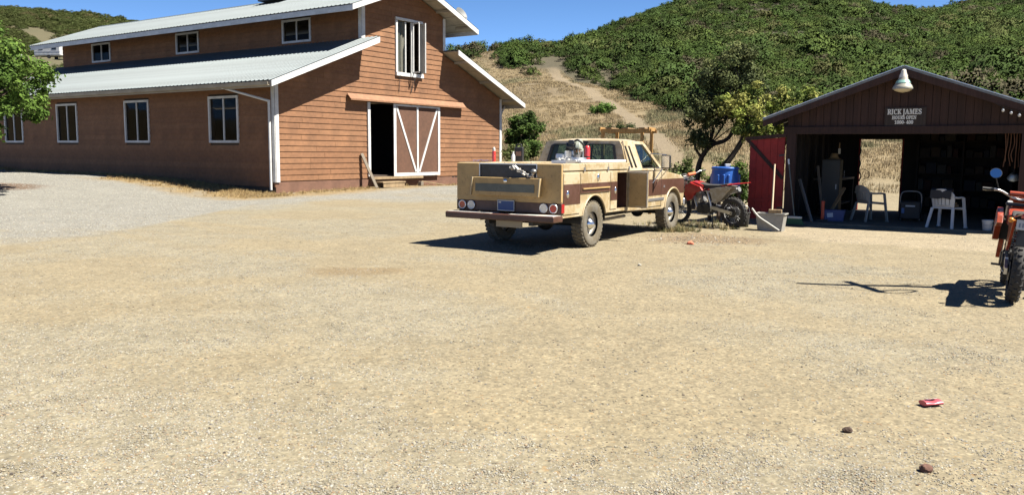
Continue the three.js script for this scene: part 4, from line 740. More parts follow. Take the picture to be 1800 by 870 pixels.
// plastic armchairs
function plasticChair(label, x, z, turn, mat) {
  const p = inShed(x, FL + 0.001, z), c = thing('plastic_armchair', label, 'chair', p, ST + turn, 'plastic chairs in the shed');   // faces local +z
  mesh('seat', [rbox(0.46, 0.03, 0.44, 0, 0.42, 0.02, 0.014), rbox(0.46, 0.05, 0.03, 0, 0.405, 0.24, 0.012)], mat, c);
  const bk = []; for (let i = 0; i <= 20; i++) { const a = Math.PI * i / 20; bk.push([0.245 * Math.cos(a), 0.22 + 0.20 * Math.sin(a)]); } bk.push([-0.22, 0], [0.22, 0]);
  const slots = []; for (let i = -2; i <= 2; i++) { const x0 = i * 0.075; slots.push([[x0 - 0.011, 0.07], [x0 - 0.013, 0.30 - Math.abs(i) * 0.03], [x0 + 0.013, 0.30 - Math.abs(i) * 0.03], [x0 + 0.011, 0.07]]); }
  const bend = (g) => { const q = g.attributes.position; for (let i = 0; i < q.count; i++) { const X = q.getX(i); q.setZ(i, q.getZ(i) + X * X * 1.1); } g.computeVertexNormals(); return g; };
  const shape = shapeOf(bk.reverse(), slots);
  mesh('backrest', bend(extrude(shape, 0.02, [], 0.004)).applyMatrix4(new THREE.Matrix4().makeRotationX(-0.22)).translate(0, 0.42, -0.22), mat, c);
  for (const s of [-1, 1]) {
    mesh('leg', [beam([s * 0.235, 0.63, 0.20], [s * 0.285, 0, 0.27], 0.055, 0.035, V(0, 0, 1)), beam([s * 0.285, 0.0, 0.27], [s * 0.285, 0.02, 0.27], 0.07, 0.05, V(0, 0, 1))], mat, c);
    mesh('leg', [beam([s * 0.215, 0.42, -0.19], [s * 0.265, 0, -0.29], 0.05, 0.035, V(0, 0, 1))], mat, c);
    mesh('armrest', tube([[s * 0.235, 0.63, 0.22], [s * 0.245, 0.645, 0.12], [s * 0.255, 0.645, -0.10], [s * 0.245, 0.66, -0.22]], 0.022, 8, 16), mat, c);
  }
  return c;
}
plasticChair('empty grey plastic armchair before the rear doorway', 1.20, -1.25, 2.35, M.chairPlastic);
const chairB = plasticChair('white plastic armchair with a dark jacket and folded cloth', 2.85, -0.32, 2.75, std([0.46, 0.48, 0.50], 0.5));
{
  const p = inShed(2.85, FL, -0.32);
  const g = new THREE.PlaneGeometry(0.44, 0.46, 14, 14); const q = g.attributes.position; for (let i = 0; i < q.count; i++) { const u = q.getX(i), v = q.getY(i), a = v * 5; q.setXYZ(i, u + 0.02 * n2(u * 9, v * 9, 1), 0.0 - Math.abs(v) * 0.95 + 0.03 * n2(u * 8, v * 8, 4), v > 0 ? 0.03 + v * 0.16 : -0.03 + v * 0.12); } g.computeVertexNormals();
  const j = mesh('dark_jacket', g, M.black); j.position.set(p[0] - 0.21, 0.885, p[2] + 0.155); j.rotation.y = ST + 2.75; tag(j, 'black jacket hung over the back of the white armchair', 'jacket');
  const f = mesh('folded_cloth', [rbox(0.36, 0.06, 0.30, 0, 0.03, 0, 0.025), rbox(0.32, 0.05, 0.26, 0.01, 0.085, 0, 0.022)], std([0.14, 0.10, 0.055], 0.95)); f.position.set(p[0], FL + 0.437, p[2]); f.rotation.y = ST + 2.7; tag(f, 'folded brown cloth on the seat of the white armchair', 'cloth');
}
{ // small generator with a tubular handle
  const g = thing('generator', 'black portable generator with a tubular carrying frame', 'generator', inShed(2.03, FL, -1.75), ST);
  mesh('body', rbox(0.44, 0.42, 0.36, 0, 0.26, 0, 0.04), M.black, g); mesh('frame', tube([[-0.2, 0.04, 0.12], [-0.21, 0.62, 0.12], [-0.16, 0.68, 0.12], [0.16, 0.68, 0.12], [0.21, 0.62, 0.12], [0.2, 0.04, 0.12]], 0.014, 8, 40), std([0.28, 0.28, 0.28], 0.5, 0.5), g);
  mesh('sticker', box(0.20, 0.035, 0.004, 0, 0.36, 0.182), std([0.5, 0.5, 0.5], 0.6), g); mesh('label_plate', box(0.06, 0.12, 0.004, -0.15, 0.25, 0.182), std([0.05, 0.12, 0.3], 0.5), g); mesh('wheel', [cyl(0.09, 0.09, 0.05, -0.23, 0.09, -0.1, 20, 0, 0, Math.PI / 2), cyl(0.09, 0.09, 0.05, 0.23, 0.09, -0.1, 20, 0, 0, Math.PI / 2)], M.rubber, g);
}
{ // storage shelving on the rear wall
  reseed(404);
  const g = thing('storage_shelf', 'tall shelves of dark boxes and parts on the rear shed wall', 'shelf', inShed(2.95, FL, -4.85), ST);
  for (const x of [-1.1, -0.05, 1.05]) mesh('upright', box(0.05, 1.95, 0.4, x, 0.975, 0), M.shedIn, g);
  for (let k = 0; k < 5; k++) mesh('shelf_board', box(2.14, 0.03, 0.42, -0.02, 0.2 + k * 0.42, 0.002), M.shedIn, g);
  const cols = [[0.02, 0.016, 0.013], [0.04, 0.028, 0.018], [0.018, 0.02, 0.026], [0.045, 0.042, 0.035], [0.035, 0.014, 0.01]];
  let c = 0; for (let k = 0; k < 5; k++) for (const [a, b] of [[-1.06, -0.1], [0.0, 1.0]]) { let x = a; while (x < b - 0.12) { const w = rr(0.12, 0.28), h = rr(0.12, 0.32); if (x + w > b) break; const o = mesh('storage_box', rbox(w - 0.015, h, rr(0.22, 0.34), 0, h / 2, 0, 0.012, 1), std(cols[c % 5], 0.9)); const p = V(x + w / 2, 0.216 + k * 0.42, 0.02).applyMatrix4((g.updateMatrixWorld(), g.matrixWorld)); o.position.copy(p); o.rotation.y = ST; tag(o, 'small dark box among the rows on the shed shelves', 'box', 'boxes on the shed shelves'); x += w; c++; } }
}
{ // workbench on the left, with a cable hanging by the doorway
  const b = thing('workbench', 'long dark workbench along the left shed wall', 'workbench', inShed(-0.02, FL, -3.75), ST);
  mesh('bench_top', box(0.62, 0.05, 2.4, 0, 0.90, 0), M.woodGrey, b); for (const [x, z] of [[-0.26, -1.1], [0.26, -1.1], [-0.26, 1.1], [0.26, 1.1]]) mesh('leg', box(0.08, 0.875, 0.08, x, 0.4375, z), M.shedIn, b);
  mesh('low_shelf', box(0.5, 0.03, 2.2, 0, 0.25, 0), M.shedIn, b);
  const v = thing('bench_vise', 'cast iron vise bolted on the shed workbench', 'vise', inShed(0.15, FL + 0.926, -2.7), ST); mesh('base', cyl(0.09, 0.10, 0.06, 0, 0.03, 0, 20), M.darkMetal, v); mesh('jaw', [rbox(0.10, 0.14, 0.12, -0.06, 0.13, 0, 0.02), rbox(0.06, 0.14, 0.12, 0.09, 0.13, 0, 0.02), bar([0.1, 0.11, 0], [0.24, 0.11, 0], 0.016)], M.darkMetal, v); mesh('handle', bar([0.23, 0.02, 0], [0.23, 0.20, 0], 0.008), M.steel, v);
  const cb = mesh('hanging_cable', [tube([[0, 1.75, 0], [0.03, 1.6, 0.02], [-0.02, 1.45, 0], [0.03, 1.3, 0], [0.0, 1.1, 0], [0.06, 0.95, 0], [0.02, 0.8, 0.02]], 0.018, 6, 40), tube([[0.0, 1.12, 0], [0.16, 1.12, 0.02], [0.28, 1.02, 0.02], [0.26, 0.92, 0.02], [0.12, 0.86, 0.02]], 0.008, 6, 30)], M.black); cb.position.set(...inShed(0.40, FL, -4.9)); cb.rotation.y = ST; tag(cb, 'black cable hanging at the left of the rear doorway', 'cable');
}
{ // by the left post: boards, tools, jack, bins
  reseed(606);
  const lean = (name, label, cat, x, z, x2, z2, h, w, t, mat) => { const a = inShed(x, FL, z), b = inShed(x2, FL + h, z2); return tag(mesh(name, beam(a, b, t, w, V(0.5, 0, 0.86)), mat), label, cat); };
  lean('leaning_board', 'pale narrow board leaning in the dark left corner', 'board', 0.28, -0.75, 0.04, -1.1, 1.25, 0.05, 0.03, M.woodGrey);
  lean('leaning_board', 'short brown board slanting right beside the jack', 'board', 0.30, -1.0, 0.62, -1.35, 0.75, 0.08, 0.03, M.wood);
  lean('metal_pipe', 'long grey metal pipe slanting along the left post', 'pipe', 0.12, -0.25, -0.22, -0.4, 0.95, 0.05, 0.05, M.steel);
  const lk = thing('steel_locker', 'tall dull metal locker in the left of the shed', 'locker', inShed(0.22, FL, -1.95), ST); mesh('case', rbox(0.42, 1.40, 0.40, 0, 0.70, 0, 0.01), std([0.05, 0.05, 0.045], 0.6, 0.3), lk); mesh('door', rbox(0.40, 1.34, 0.015, 0, 0.70, 0.209, 0.005, 1), std([0.055, 0.055, 0.05], 0.6, 0.3), lk); mesh('handle', box(0.02, 0.12, 0.02, 0.14, 0.75, 0.226), M.steel, lk);
  const jk = thing('floor_jack', 'red upright jack standing inside the left shed corner', 'jack', inShed(0.30, FL, -0.55), ST); mesh('column', rbox(0.07, 0.42, 0.07, 0, 0.25, 0, 0.012), phys([0.50, 0.045, 0.012], 0.4, 0, { clearcoat: 0.4 }), jk); mesh('base', rbox(0.24, 0.04, 0.20, 0, 0.02, 0, 0.01), M.darkMetal, jk); mesh('saddle', cyl(0.04, 0.03, 0.05, 0, 0.485, 0, 14), M.darkMetal, jk);
  const bn = thing('blue_bin', 'dark blue storage bin with a white label on the shed floor', 'bin', inShed(0.52, FL, -0.75), ST + 0.1); mesh('tub', extrude([[-0.20, 0], [0.20, 0], [0.24, 0.26], [0.22, 0.26], [0.185, 0.02], [-0.185, 0.02], [-0.22, 0.26], [-0.24, 0.26]], 0.30).translate(0, 0, -0.15), std([0.03, 0.05, 0.16], 0.5), bn); mesh('end_panel', [extrude([[-0.19, 0.01], [0.19, 0.01], [0.225, 0.25], [-0.225, 0.25]], 0.012).translate(0, 0, 0.138), extrude([[-0.19, 0.01], [0.19, 0.01], [0.225, 0.25], [-0.225, 0.25]], 0.012).translate(0, 0, -0.15)], std([0.03, 0.05, 0.16], 0.5), bn); mesh('label_card', box(0.13, 0.10, 0.003, -0.08, 0.14, 0.1525, 0, 0, 0.12), std([0.45, 0.48, 0.52], 0.7), bn);
  // hanging tools on the left wall: a pale brush and a straw hat
  const hb = thing('hanging_brush', 'small pale brush hanging high on the left shed wall', 'brush', inShed(0.42, 1.62, -1.6), ST); mesh('handle', box(0.02, 0.14, 0.015, 0, 0.16, 0), M.wood, hb); mesh('bristles', rbox(0.055, 0.13, 0.03, 0, 0.03, 0, 0.006, 1), std([0.42, 0.38, 0.30], 0.9), hb);
  const ht = mesh('straw_hat', lathe([[0.19, 0.0], [0.12, 0.03], [0.10, 0.05], [0.085, 0.13], [0.05, 0.15], [0, 0.15]], 28), std([0.22, 0.15, 0.07], 0.95)); ht.position.set(...inShed(0.25, 1.42, -1.95)); ht.rotation.set(0.35, 0, 0.12); tag(ht, 'brown straw hat sitting on top of the metal locker', 'hat');
  ht.position.y = FL + 1.41; ht.rotation.set(0, 0, 0);
  // straps hanging from the header at the right
  const sp = thing('hanging_straps', 'bundle of orange brown straps hanging at the right shed post', 'straps', inShed(3.98, 1.30, -0.12), ST);
  for (let i = 0; i < 7; i++) { const x = -0.16 + i * 0.05; mesh('strap', tube([[x, 0.72, 0], [x + rr(-0.02, 0.02), 0.5, rr(-0.02, 0.02)], [x + rr(-0.03, 0.03), 0.3, rr(-0.03, 0.03)], [x + rr(-0.03, 0.03), rr(0.0, 0.22), rr(-0.02, 0.02)]], rr(0.006, 0.011), 5, 16), std([0.12, 0.055, 0.028], 0.9), sp); }
  const pl = thing('white_pail', 'small white pail at the right edge of the shed floor', 'pail', inShed(3.62, FL, 0.0 - 0.14), ST); mesh('body', lathe([[0, 0], [0.085, 0], [0.105, 0.2], [0.112, 0.2], [0.112, 0.212], [0.10, 0.212], [0.078, 0.012], [0, 0.012]], 24), std([0.42, 0.44, 0.46], 0.5), pl); mesh('handle', tube([[-0.108, 0.19, 0], [-0.07, 0.12, 0.09], [0.07, 0.12, 0.09], [0.108, 0.19, 0]], 0.004, 5, 20), M.steel, pl);
  const sl = thing('silver_lamp', 'dull round metal reflector hanging at the right shed post', 'reflector', inShed(4.02, 1.12, -0.4), ST); mesh('bowl', lathe([[0.03, 0.10], [0.07, 0.08], [0.12, 0.0], [0.11, 0.0], [0.06, 0.07], [0.02, 0.09]], 24).applyMatrix4(new THREE.Matrix4().makeRotationX(0.6)), std([0.30, 0.32, 0.30], 0.4, 0.6), sl); mesh('cord', bar([0, 0.1, -0.02], [0, 0.9, -0.05], 0.005), M.black, sl);
}
{ // tub of sticks, broom and handles before the red door
  const T0 = [5.36, gy(5.36, -17.0), -17.0];
  const t = thing('grey_tub', 'scuffed pale grey plastic tub before the red door', 'tub', T0, ST);
  const pl = std([0.34, 0.33, 0.30], 0.6, 0, { map: T.weather });
  mesh('body', [extrude([[-0.24, 0], [0.24, 0], [0.285, 0.36], [0.265, 0.36], [0.225, 0.02], [-0.225, 0.02], [-0.265, 0.36], [-0.285, 0.36]], 0.30).translate(0, 0, -0.15), extrude([[-0.23, 0.01], [0.23, 0.01], [0.27, 0.355], [-0.27, 0.355]], 0.015).translate(0, 0, 0.133), extrude([[-0.23, 0.01], [0.23, 0.01], [0.27, 0.355], [-0.27, 0.355]], 0.015).translate(0, 0, -0.148)], pl, t);
  mesh('rim', [rbox(0.60, 0.03, 0.02, 0, 0.355, 0.16, 0.008), rbox(0.60, 0.03, 0.02, 0, 0.355, -0.16, 0.008), rbox(0.02, 0.03, 0.34, 0.295, 0.355, 0, 0.008), rbox(0.02, 0.03, 0.34, -0.295, 0.355, 0, 0.008)], pl, t);
  t.updateMatrixWorld(); const w = (x, y, z) => V(x, y, z).applyMatrix4(t.matrixWorld);
  tag(mesh('bent_trim', tube([w(-0.36, 0.46, 0.20), w(-0.22, 0.30, 0.21), w(0.0, 0.16, 0.22), w(0.22, 0.03, 0.24)].map((p) => [p.x, p.y, p.z]), 0.022, 6, 20), std([0.34, 0.33, 0.30], 0.6)), 'bent pale trim strip propped across the grey tub', 'trim strip');
  tag(mesh('shovel_handle', bar(w(0.0, 0.04, 0.0), w(-0.10, 1.36, -0.5), 0.019, 0.017, 10), std([0.52, 0.42, 0.28], 0.8)), 'long pale wooden handle standing in the grey tub', 'handle');
  tag(mesh('wood_offcut', rbox(0.26, 0.08, 0.08, 0, 0, 0, 0.01, 1), M.woodPale), 'short timber offcut resting across the grey tub', 'offcut'); { const o = scene.children[scene.children.length - 1], p = w(0.10, 0.41, 0.12); o.position.copy(p); o.rotation.y = ST + 0.1; const q = w(0.10, 0.41, -0.0); }
  const bp = inShed(-0.06, 0, 0.62), br = thing('push_broom', 'green-bristled broom with a pale head against the left post', 'broom', [bp[0], gy(bp[0], bp[2]) + 0.03, bp[2]], ST);
  mesh('bristles', prism([[-0.20, 0], [0.20, 0], [0.13, 0.13], [-0.15, 0.13]], () => 0.04, -0.04), std([0.035, 0.10, 0.055], 0.95), br); mesh('head', rbox(0.30, 0.05, 0.07, -0.01, 0.155, 0, 0.012), std([0.50, 0.52, 0.50], 0.6), br); mesh('handle', bar([-0.02, 0.17, 0], [-0.28, 1.40, -0.36], 0.013, 0.013, 8), std([0.10, 0.12, 0.11], 0.6), br); mesh('grip', bar([-0.262, 1.315, -0.335], [-0.285, 1.43, -0.368], 0.02, 0.02, 10), std([0.62, 0.62, 0.60], 0.5), br);
  const kx = 5.02, kz = -17.9, kb = thing('black_bucket', 'small black bucket left of the red door', 'bucket', [kx, gy(kx, kz), kz], 0); mesh('body', lathe([[0, 0], [0.12, 0], [0.15, 0.30], [0.16, 0.30], [0.16, 0.32], [0.14, 0.32], [0.112, 0.015], [0, 0.015]], 24), M.rubber, kb); mesh('handle', tube([[-0.15, 0.3, 0], [-0.1, 0.44, 0], [0.1, 0.44, 0], [0.15, 0.3, 0]], 0.006, 6, 20), M.steel, kb);
}
// ---------- off-road motorcycles (x forward, y up, z right) ----------
function spokedWheel(parent, name, cx, R, w, hub, knob) {
  const rot = new THREE.Matrix4().makeRotationX(Math.PI / 2), at = (g) => g.applyMatrix4(rot).translate(cx, R, 0), ri = R - w * 0.72;
  const wh = mesh(name, at(lathe([[ri - 0.012, -0.022], [ri + 0.008, -0.03], [ri + 0.008, 0.03], [ri - 0.012, 0.022], [ri - 0.012, -0.022]], 48)), M.alu, parent);
  const gs = [at(lathe((() => { const p = []; for (let i = 0; i <= 14; i++) { const a = -2.3 + 4.6 * i / 14; p.push([R - w / 2 - 0.012 + Math.cos(a) * w / 2, Math.sin(a) * w / 2]); } return p; })(), 56))];
  for (let i = 0; i < knob; i++) for (const s of [-1, 0, 1]) { const a = (i + (s ? 0 : 0.5)) / knob * Math.PI * 2; const g = box(R * 0.075, 0.026, w * 0.26, 0, R - (s ? 0.030 : 0.012), s * w * 0.33, s * 0.6); g.applyMatrix4(new THREE.Matrix4().makeRotationZ(a)); gs.push(g.translate(cx, R, 0)); }
  mesh('tyre', gs, M.rubber, wh);
  const sp = []; for (let i = 0; i < 32; i++) { const a = i / 32 * Math.PI * 2, b = a + (i % 2 ? 0.35 : -0.35), s = (i % 4 < 2 ? 1 : -1); sp.push(bar([cx + hub * Math.cos(b), R + hub * Math.sin(b), s * 0.035], [cx + (ri - 0.01) * Math.cos(a), R + (ri - 0.01) * Math.sin(a), 0], 0.0026, 0.0026, 4)); }
  mesh('spokes', sp, M.steel, wh); mesh('hub', [cyl(hub, hub, 0.09, cx, R, 0, 20, Math.PI / 2), cyl(0.016, 0.016, 0.24, cx, R, 0, 10, Math.PI / 2)], M.darkMetal, wh);
  mesh('brake_disc', [cyl(0.115, 0.115, 0.005, cx, R, 0.06, 28, Math.PI / 2)], M.steel, wh);
  return wh;
}
function dirtBike(name, label, x, z, turn, lean, C) {
  const b = thing(name, label, 'motorcycle', [x, gy(x, z) + 0.004, z], turn); b.rotation.order = 'YXZ'; b.rotation.x = lean;
  const two = (n, pts, d, z0, m, par, sides = [-1, 1]) => sides.forEach((s) => mesh(n, extrude(pts, d, [], 0.006).translate(0, 0, s > 0 ? z0 : -z0 - d), m, par));
  spokedWheel(b, 'rear_wheel', 0, 0.335, 0.125, 0.05, 26);
  spokedWheel(b, 'front_wheel', 1.47, 0.36, 0.092, 0.04, 30);
  mesh('swingarm', [beam([-0.03, 0.335, 0.10], [0.56, 0.44, 0.08], 0.03, 0.07), beam([-0.03, 0.335, -0.10], [0.56, 0.44, -0.08], 0.03, 0.07), box(0.06, 0.08, 0.20, 0.36, 0.41, 0)], M.alu, b);
  mesh('chain', [beam([0, 0.39, -0.065], [0.56, 0.49, -0.065], 0.012, 0.016), beam([0, 0.28, -0.065], [0.56, 0.42, -0.065], 0.012, 0.016), cyl(0.105, 0.105, 0.008, 0, 0.335, -0.065, 28, Math.PI / 2)], M.darkMetal, b);
  mesh('frame', [tube([[1.17, 0.92, 0], [1.10, 0.84, 0], [0.90, 0.40, 0.05], [0.82, 0.30, 0.07], [0.60, 0.28, 0.07], [0.52, 0.42, 0.08], [0.56, 0.62, 0.07], [0.62, 0.76, 0.05]], 0.022, 8, 40), tube([[1.17, 0.92, 0], [1.10, 0.84, 0], [0.90, 0.40, -0.05], [0.82, 0.30, -0.07], [0.60, 0.28, -0.07], [0.52, 0.42, -0.08], [0.56, 0.62, -0.07], [0.62, 0.76, -0.05]], 0.022, 8, 40), bar([1.16, 0.88, 0], [0.62, 0.76, 0], 0.024), bar([0.60, 0.76, 0.07], [-0.02, 0.86, 0.07], 0.012), bar([0.60, 0.76, -0.07], [-0.02, 0.86, -0.07], 0.012), bar([0.55, 0.52, 0.07], [0.10, 0.84, 0.07], 0.012), bar([0.55, 0.52, -0.07], [0.10, 0.84, -0.07], 0.012)], C.frame || M.alu, b);
  const en = mesh('engine', [rbox(0.36, 0.24, 0.20, 0.70, 0.40, 0, 0.05), cyl(0.10, 0.10, 0.24, 0.62, 0.40, 0, 24, Math.PI / 2), cyl(0.085, 0.085, 0.26, 0.78, 0.38, 0, 24, Math.PI / 2)], M.darkMetal, b);
  mesh('cylinder', [0, 1, 2, 3, 4, 5].map((i) => rbox(0.16, 0.018, 0.16, 0.80 + i * 0.010, 0.53 + i * 0.028, 0, 0.006, 1, 0, 0, -0.3)).concat([rbox(0.17, 0.10, 0.15, 0.87, 0.73, 0, 0.03, 2, 0, 0, -0.3)]), M.steel, en);
  mesh('skid_plate', rbox(0.34, 0.02, 0.20, 0.72, 0.265, 0, 0.008), M.alu, b);
  mesh('radiator', [rbox(0.05, 0.24, 0.09, 1.02, 0.70, 0.12, 0.01, 1, 0, 0, 0.35), rbox(0.05, 0.24, 0.09, 1.02, 0.70, -0.12, 0.01, 1, 0, 0, 0.35)], M.darkMetal, b);
  for (const s of [-1, 1]) { const f = mesh('fork_leg', [bar([1.12, 1.03, s * 0.10], [1.30, 0.66, s * 0.10], 0.030), bar([1.30, 0.66, s * 0.10], [1.47, 0.36, s * 0.10], 0.024)], M.steel, b); mesh('fork_guard', beam([1.31, 0.62, s * 0.115], [1.47, 0.34, s * 0.115], 0.05, 0.07, V(1, 0.4, 0)), C.guard, f); }
  mesh('triple_clamp', [rbox(0.12, 0.035, 0.28, 1.125, 1.0, 0, 0.01), rbox(0.10, 0.035, 0.26, 1.20, 0.84, 0, 0.01)], M.darkMetal, b);
  const bend = (y0, k, x0) => (g) => { const p = g.attributes.position; for (let i = 0; i < p.count; i++) { const dx = p.getX(i) - x0; p.setY(i, p.getY(i) + k * dx * dx - 0.9 * p.getZ(i) * p.getZ(i) * 2); } g.computeVertexNormals(); return g; };
  const ff = new THREE.BoxGeometry(0.66, 0.010, 0.12, 14, 1, 6); ff.applyMatrix4(new THREE.Matrix4().makeRotationZ(-0.12)); ff.translate(1.42, 0.815, 0); mesh('front_fender', bend(0, -0.35, 1.40)(ff), C.fender, b);
  // bodywork
  two('shroud', [[1.16, 0.72], [1.12, 0.90], [0.98, 0.96], [0.72, 0.88], [0.66, 0.80], [0.86, 0.74], [0.98, 0.58], [1.08, 0.56]], 0.05, C.wide || 0.115, C.body, b);
  mesh('fuel_tank', extrude([[1.10, 0.86], [1.02, 0.97], [0.86, 0.965], [0.68, 0.90], [0.68, 0.78], [0.95, 0.78]], 0.20, [], 0.02).translate(0, 0, -0.10), C.tank || C.body, b);
  mesh('seat', extrude([[0.96, 0.955], [0.80, 0.945], [0.60, 0.91], [0.30, 0.915], [0.08, 0.955], [0.06, 0.90], [0.30, 0.84], [0.66, 0.82]], 0.13, [], 0.022).translate(0, 0, -0.065), M.rubber, b);
  two('side_panel', [[0.52, 0.84], [0.12, 0.895], [-0.06, 0.89], [0.06, 0.78], [0.24, 0.60], [0.40, 0.52], [0.46, 0.56]], 0.018, 0.085, C.panel, b);
  { const g = new THREE.BoxGeometry(0.62, 0.012, 0.17, 12, 1, 8); g.applyMatrix4(new THREE.Matrix4().makeRotationZ(-0.10)); g.translate(-0.10, 0.955, 0); const p = g.attributes.position; for (let i = 0; i < p.count; i++) { const t = clamp((0.2 - p.getX(i)) / 0.6); p.setZ(i, p.getZ(i) * lerp(1.1, 0.72, t)); p.setY(i, p.getY(i) - 2.2 * p.getZ(i) * p.getZ(i)); } g.computeVertexNormals(); mesh('rear_fender', g, C.fender, b); }
  mesh('exhaust', [tube([[0.92, 0.66, 0.05], [1.0, 0.50, 0.10], [0.86, 0.42, 0.15], [0.6, 0.52, 0.15], [0.40, 0.66, 0.13]], 0.022, 8, 30), bar([0.40, 0.66, 0.13], [-0.02, 0.80, 0.14], 0.052, 0.052, 16), cyl(0.054, 0.03, 0.05, -0.045, 0.808, 0.14, 16, 0, 0, 1.25)], M.steel, b);
  mesh('shock_absorber', [bar([0.48, 0.44, 0], [0.34, 0.80, 0], 0.02)].concat([0, 1, 2, 3, 4, 5].map((i) => new THREE.TorusGeometry(0.036, 0.008, 6, 16).rotateX(Math.PI / 2).translate(0.47 - i * 0.018, 0.50 + i * 0.045, 0))), C.guard, b);
  const hb = mesh('handlebar', tube([[1.00, 1.16, -0.40], [1.04, 1.155, -0.24], [1.09, 1.09, -0.10], [1.10, 1.06, 0], [1.09, 1.09, 0.10], [1.04, 1.155, 0.24], [1.00, 1.16, 0.40]], 0.0125, 8, 40), M.alu, b);
  for (const s of [-1, 1]) { mesh('grip', bar([1.018, 1.158, s * 0.29], [0.998, 1.16, s * 0.41], 0.018), C.grip || M.black, hb); mesh('lever', bar([1.06, 1.15, s * 0.24], [1.09, 1.14, s * 0.40], 0.007), M.alu, hb); }
  mesh('bar_pad', bar([1.065, 1.125, -0.12], [1.065, 1.125, 0.12], 0.032, 0.032, 12), C.pad, hb);
  mesh('number_plate', rbox(0.02, 0.22, 0.21, 1.25, 0.99, 0, 0.02, 2, 0, 0, 0.42), C.plate, b);
  mesh('footpeg', [box(0.05, 0.02, 0.10, 0.50, 0.34, -0.17), box(0.05, 0.02, 0.10, 0.50, 0.34, 0.17)], M.darkMetal, b);
  { const sd = lean < 0 ? -1 : 1, zo = sd * (0.10 + 0.34 * (0.12 + Math.abs(lean))); mesh('kickstand', [bar([0.46, 0.36, sd * 0.10], [0.42, 0.02, zo], 0.012), cyl(0.03, 0.035, 0.012, 0.42, 0.012, zo, 10)], M.darkMetal, b); }
  return b;
}
const red = phys([0.36, 0.018, 0.014], 0.35, 0, { clearcoat: 0.4, map: T.dust }), orange = phys([0.33, 0.050, 0.014], 0.35, 0, { clearcoat: 0.4, map: T.dust });
const greyPlastic = std([0.40, 0.38, 0.33], 0.55, 0, { map: T.dust });
dirtBike('dirt_bike', 'red off-road motorcycle parked between the truck and the red door', 4.69, -17.35, 2.257, -0.12, { body: red, fender: red, panel: greyPlastic, guard: M.blackGloss, plate: M.white, pad: std([0.52, 0.13, 0.05], 0.7), grip: M.black });
{
  const b = dirtBike('dirt_bike', 'orange trail motorcycle with a round mirror at the right edge', 5.38, -8.76, 1.08, 0.08, { body: orange, fender: orange, panel: orange, guard: orange, plate: orange, pad: orange, frame: M.darkMetal, wide: 0.17 });
  const bar_ = b.children.find((c) => c.name === 'handlebar');
  const mi = mesh('mirror', [cyl(0.062, 0.062, 0.014, 0.95, 1.33, -0.33, 32).applyMatrix4(new THREE.Matrix4())], M.black, b); mi.geometry.dispose(); mi.geometry = norm(new THREE.CylinderGeometry(0.064, 0.058, 0.016, 36).applyMatrix4(new THREE.Matrix4().makeRotationZ(Math.PI / 2 - 0.42)).translate(0.955, 1.345, -0.30));
  mesh('mirror_glass', new THREE.CylinderGeometry(0.059, 0.059, 0.004, 36).applyMatrix4(new THREE.Matrix4().makeRotationZ(Math.PI / 2 - 0.42)).translate(0.946, 1.349, -0.30), std([0.92, 0.94, 0.96], 0.04, 1), mi);
  mesh('mirror_stem', tube([[1.04, 1.16, -0.24], [1.01, 1.24, -0.27], [0.97, 1.32, -0.30]], 0.007, 6, 12), M.black, mi);
  // tail: lamp, number plate on a hanger, mud flap
  mesh('tail_lamp', rbox(0.06, 0.045, 0.13, -0.36, 0.955, 0, 0.015), M.redLens, b);
  const hg = mesh('plate_hanger', rbox(0.02, 0.30, 0.15, -0.335, 0.79, 0, 0.01, 1, 0, 0, -0.16), M.black, b);
  const pl = mesh('license_plate', rbox(0.006, 0.105, 0.19, -0.372, 0.868, 0, 0.003, 1, 0, 0, -0.16), M.white, hg);
  mesh('plate_marks', [-0.066, -0.036, -0.004, 0.028, 0.058].map((z, i) => box(0.003, 0.045, 0.014, -0.3765, 0.862, z, 0, 0, -0.16)), std([0.16, 0.18, 0.22], 0.7), pl);
  mesh('plate_sticker', box(0.003, 0.022, 0.04, -0.381, 0.907, 0.012, 0, 0, -0.16), std([0.55, 0.2, 0.04], 0.7), pl);
  for (const s of [-1, 1]) mesh('indicator', [bar([-0.22, 0.90, s * 0.05], [-0.24, 0.90, s * 0.13], 0.008), sph(0.028, -0.245, 0.90, s * 0.14)], s < 0 ? std([0.5, 0.2, 0.03], 0.3) : M.black, b);
  mesh('headlamp', rbox(0.08, 0.16, 0.17, 1.29, 0.98, 0, 0.03, 2, 0, 0, 0.42), M.whiteLens, b);
}
{ // unseen post shape added beyond the right edge to cast a shadow across the yard
  const f = [6.12, gy(6.12, -9.62), -9.62], p = thing('shadow_caster_post', 'unseen leaning post and coil added beyond the right edge to cast the yard shadow', 'post', f, 0);
  mesh('pole', bar([0, -0.05, 0], [-0.20, 3.75, 0.30], 0.085, 0.055, 8), M.woodGrey, p);
  mesh('caster_arm', beam([-0.18, 2.75, -0.10], [-0.12, 2.72, 0.75], 0.06, 0.10), M.woodGrey, p);
  mesh('caster_loop', [new THREE.TorusGeometry(0.22, 0.014, 8, 36).rotateX(0.6).translate(-0.12, 2.42, 0.62), new THREE.TorusGeometry(0.21, 0.012, 8, 36).rotateX(0.75).translate(-0.10, 2.44, 0.60)], M.black, p);
  mesh('caster_wire', [bar([-0.19, 3.6, 0.28], [-0.10, 2.4, 0.9], 0.009, 0.009, 5)], M.black, p);
}
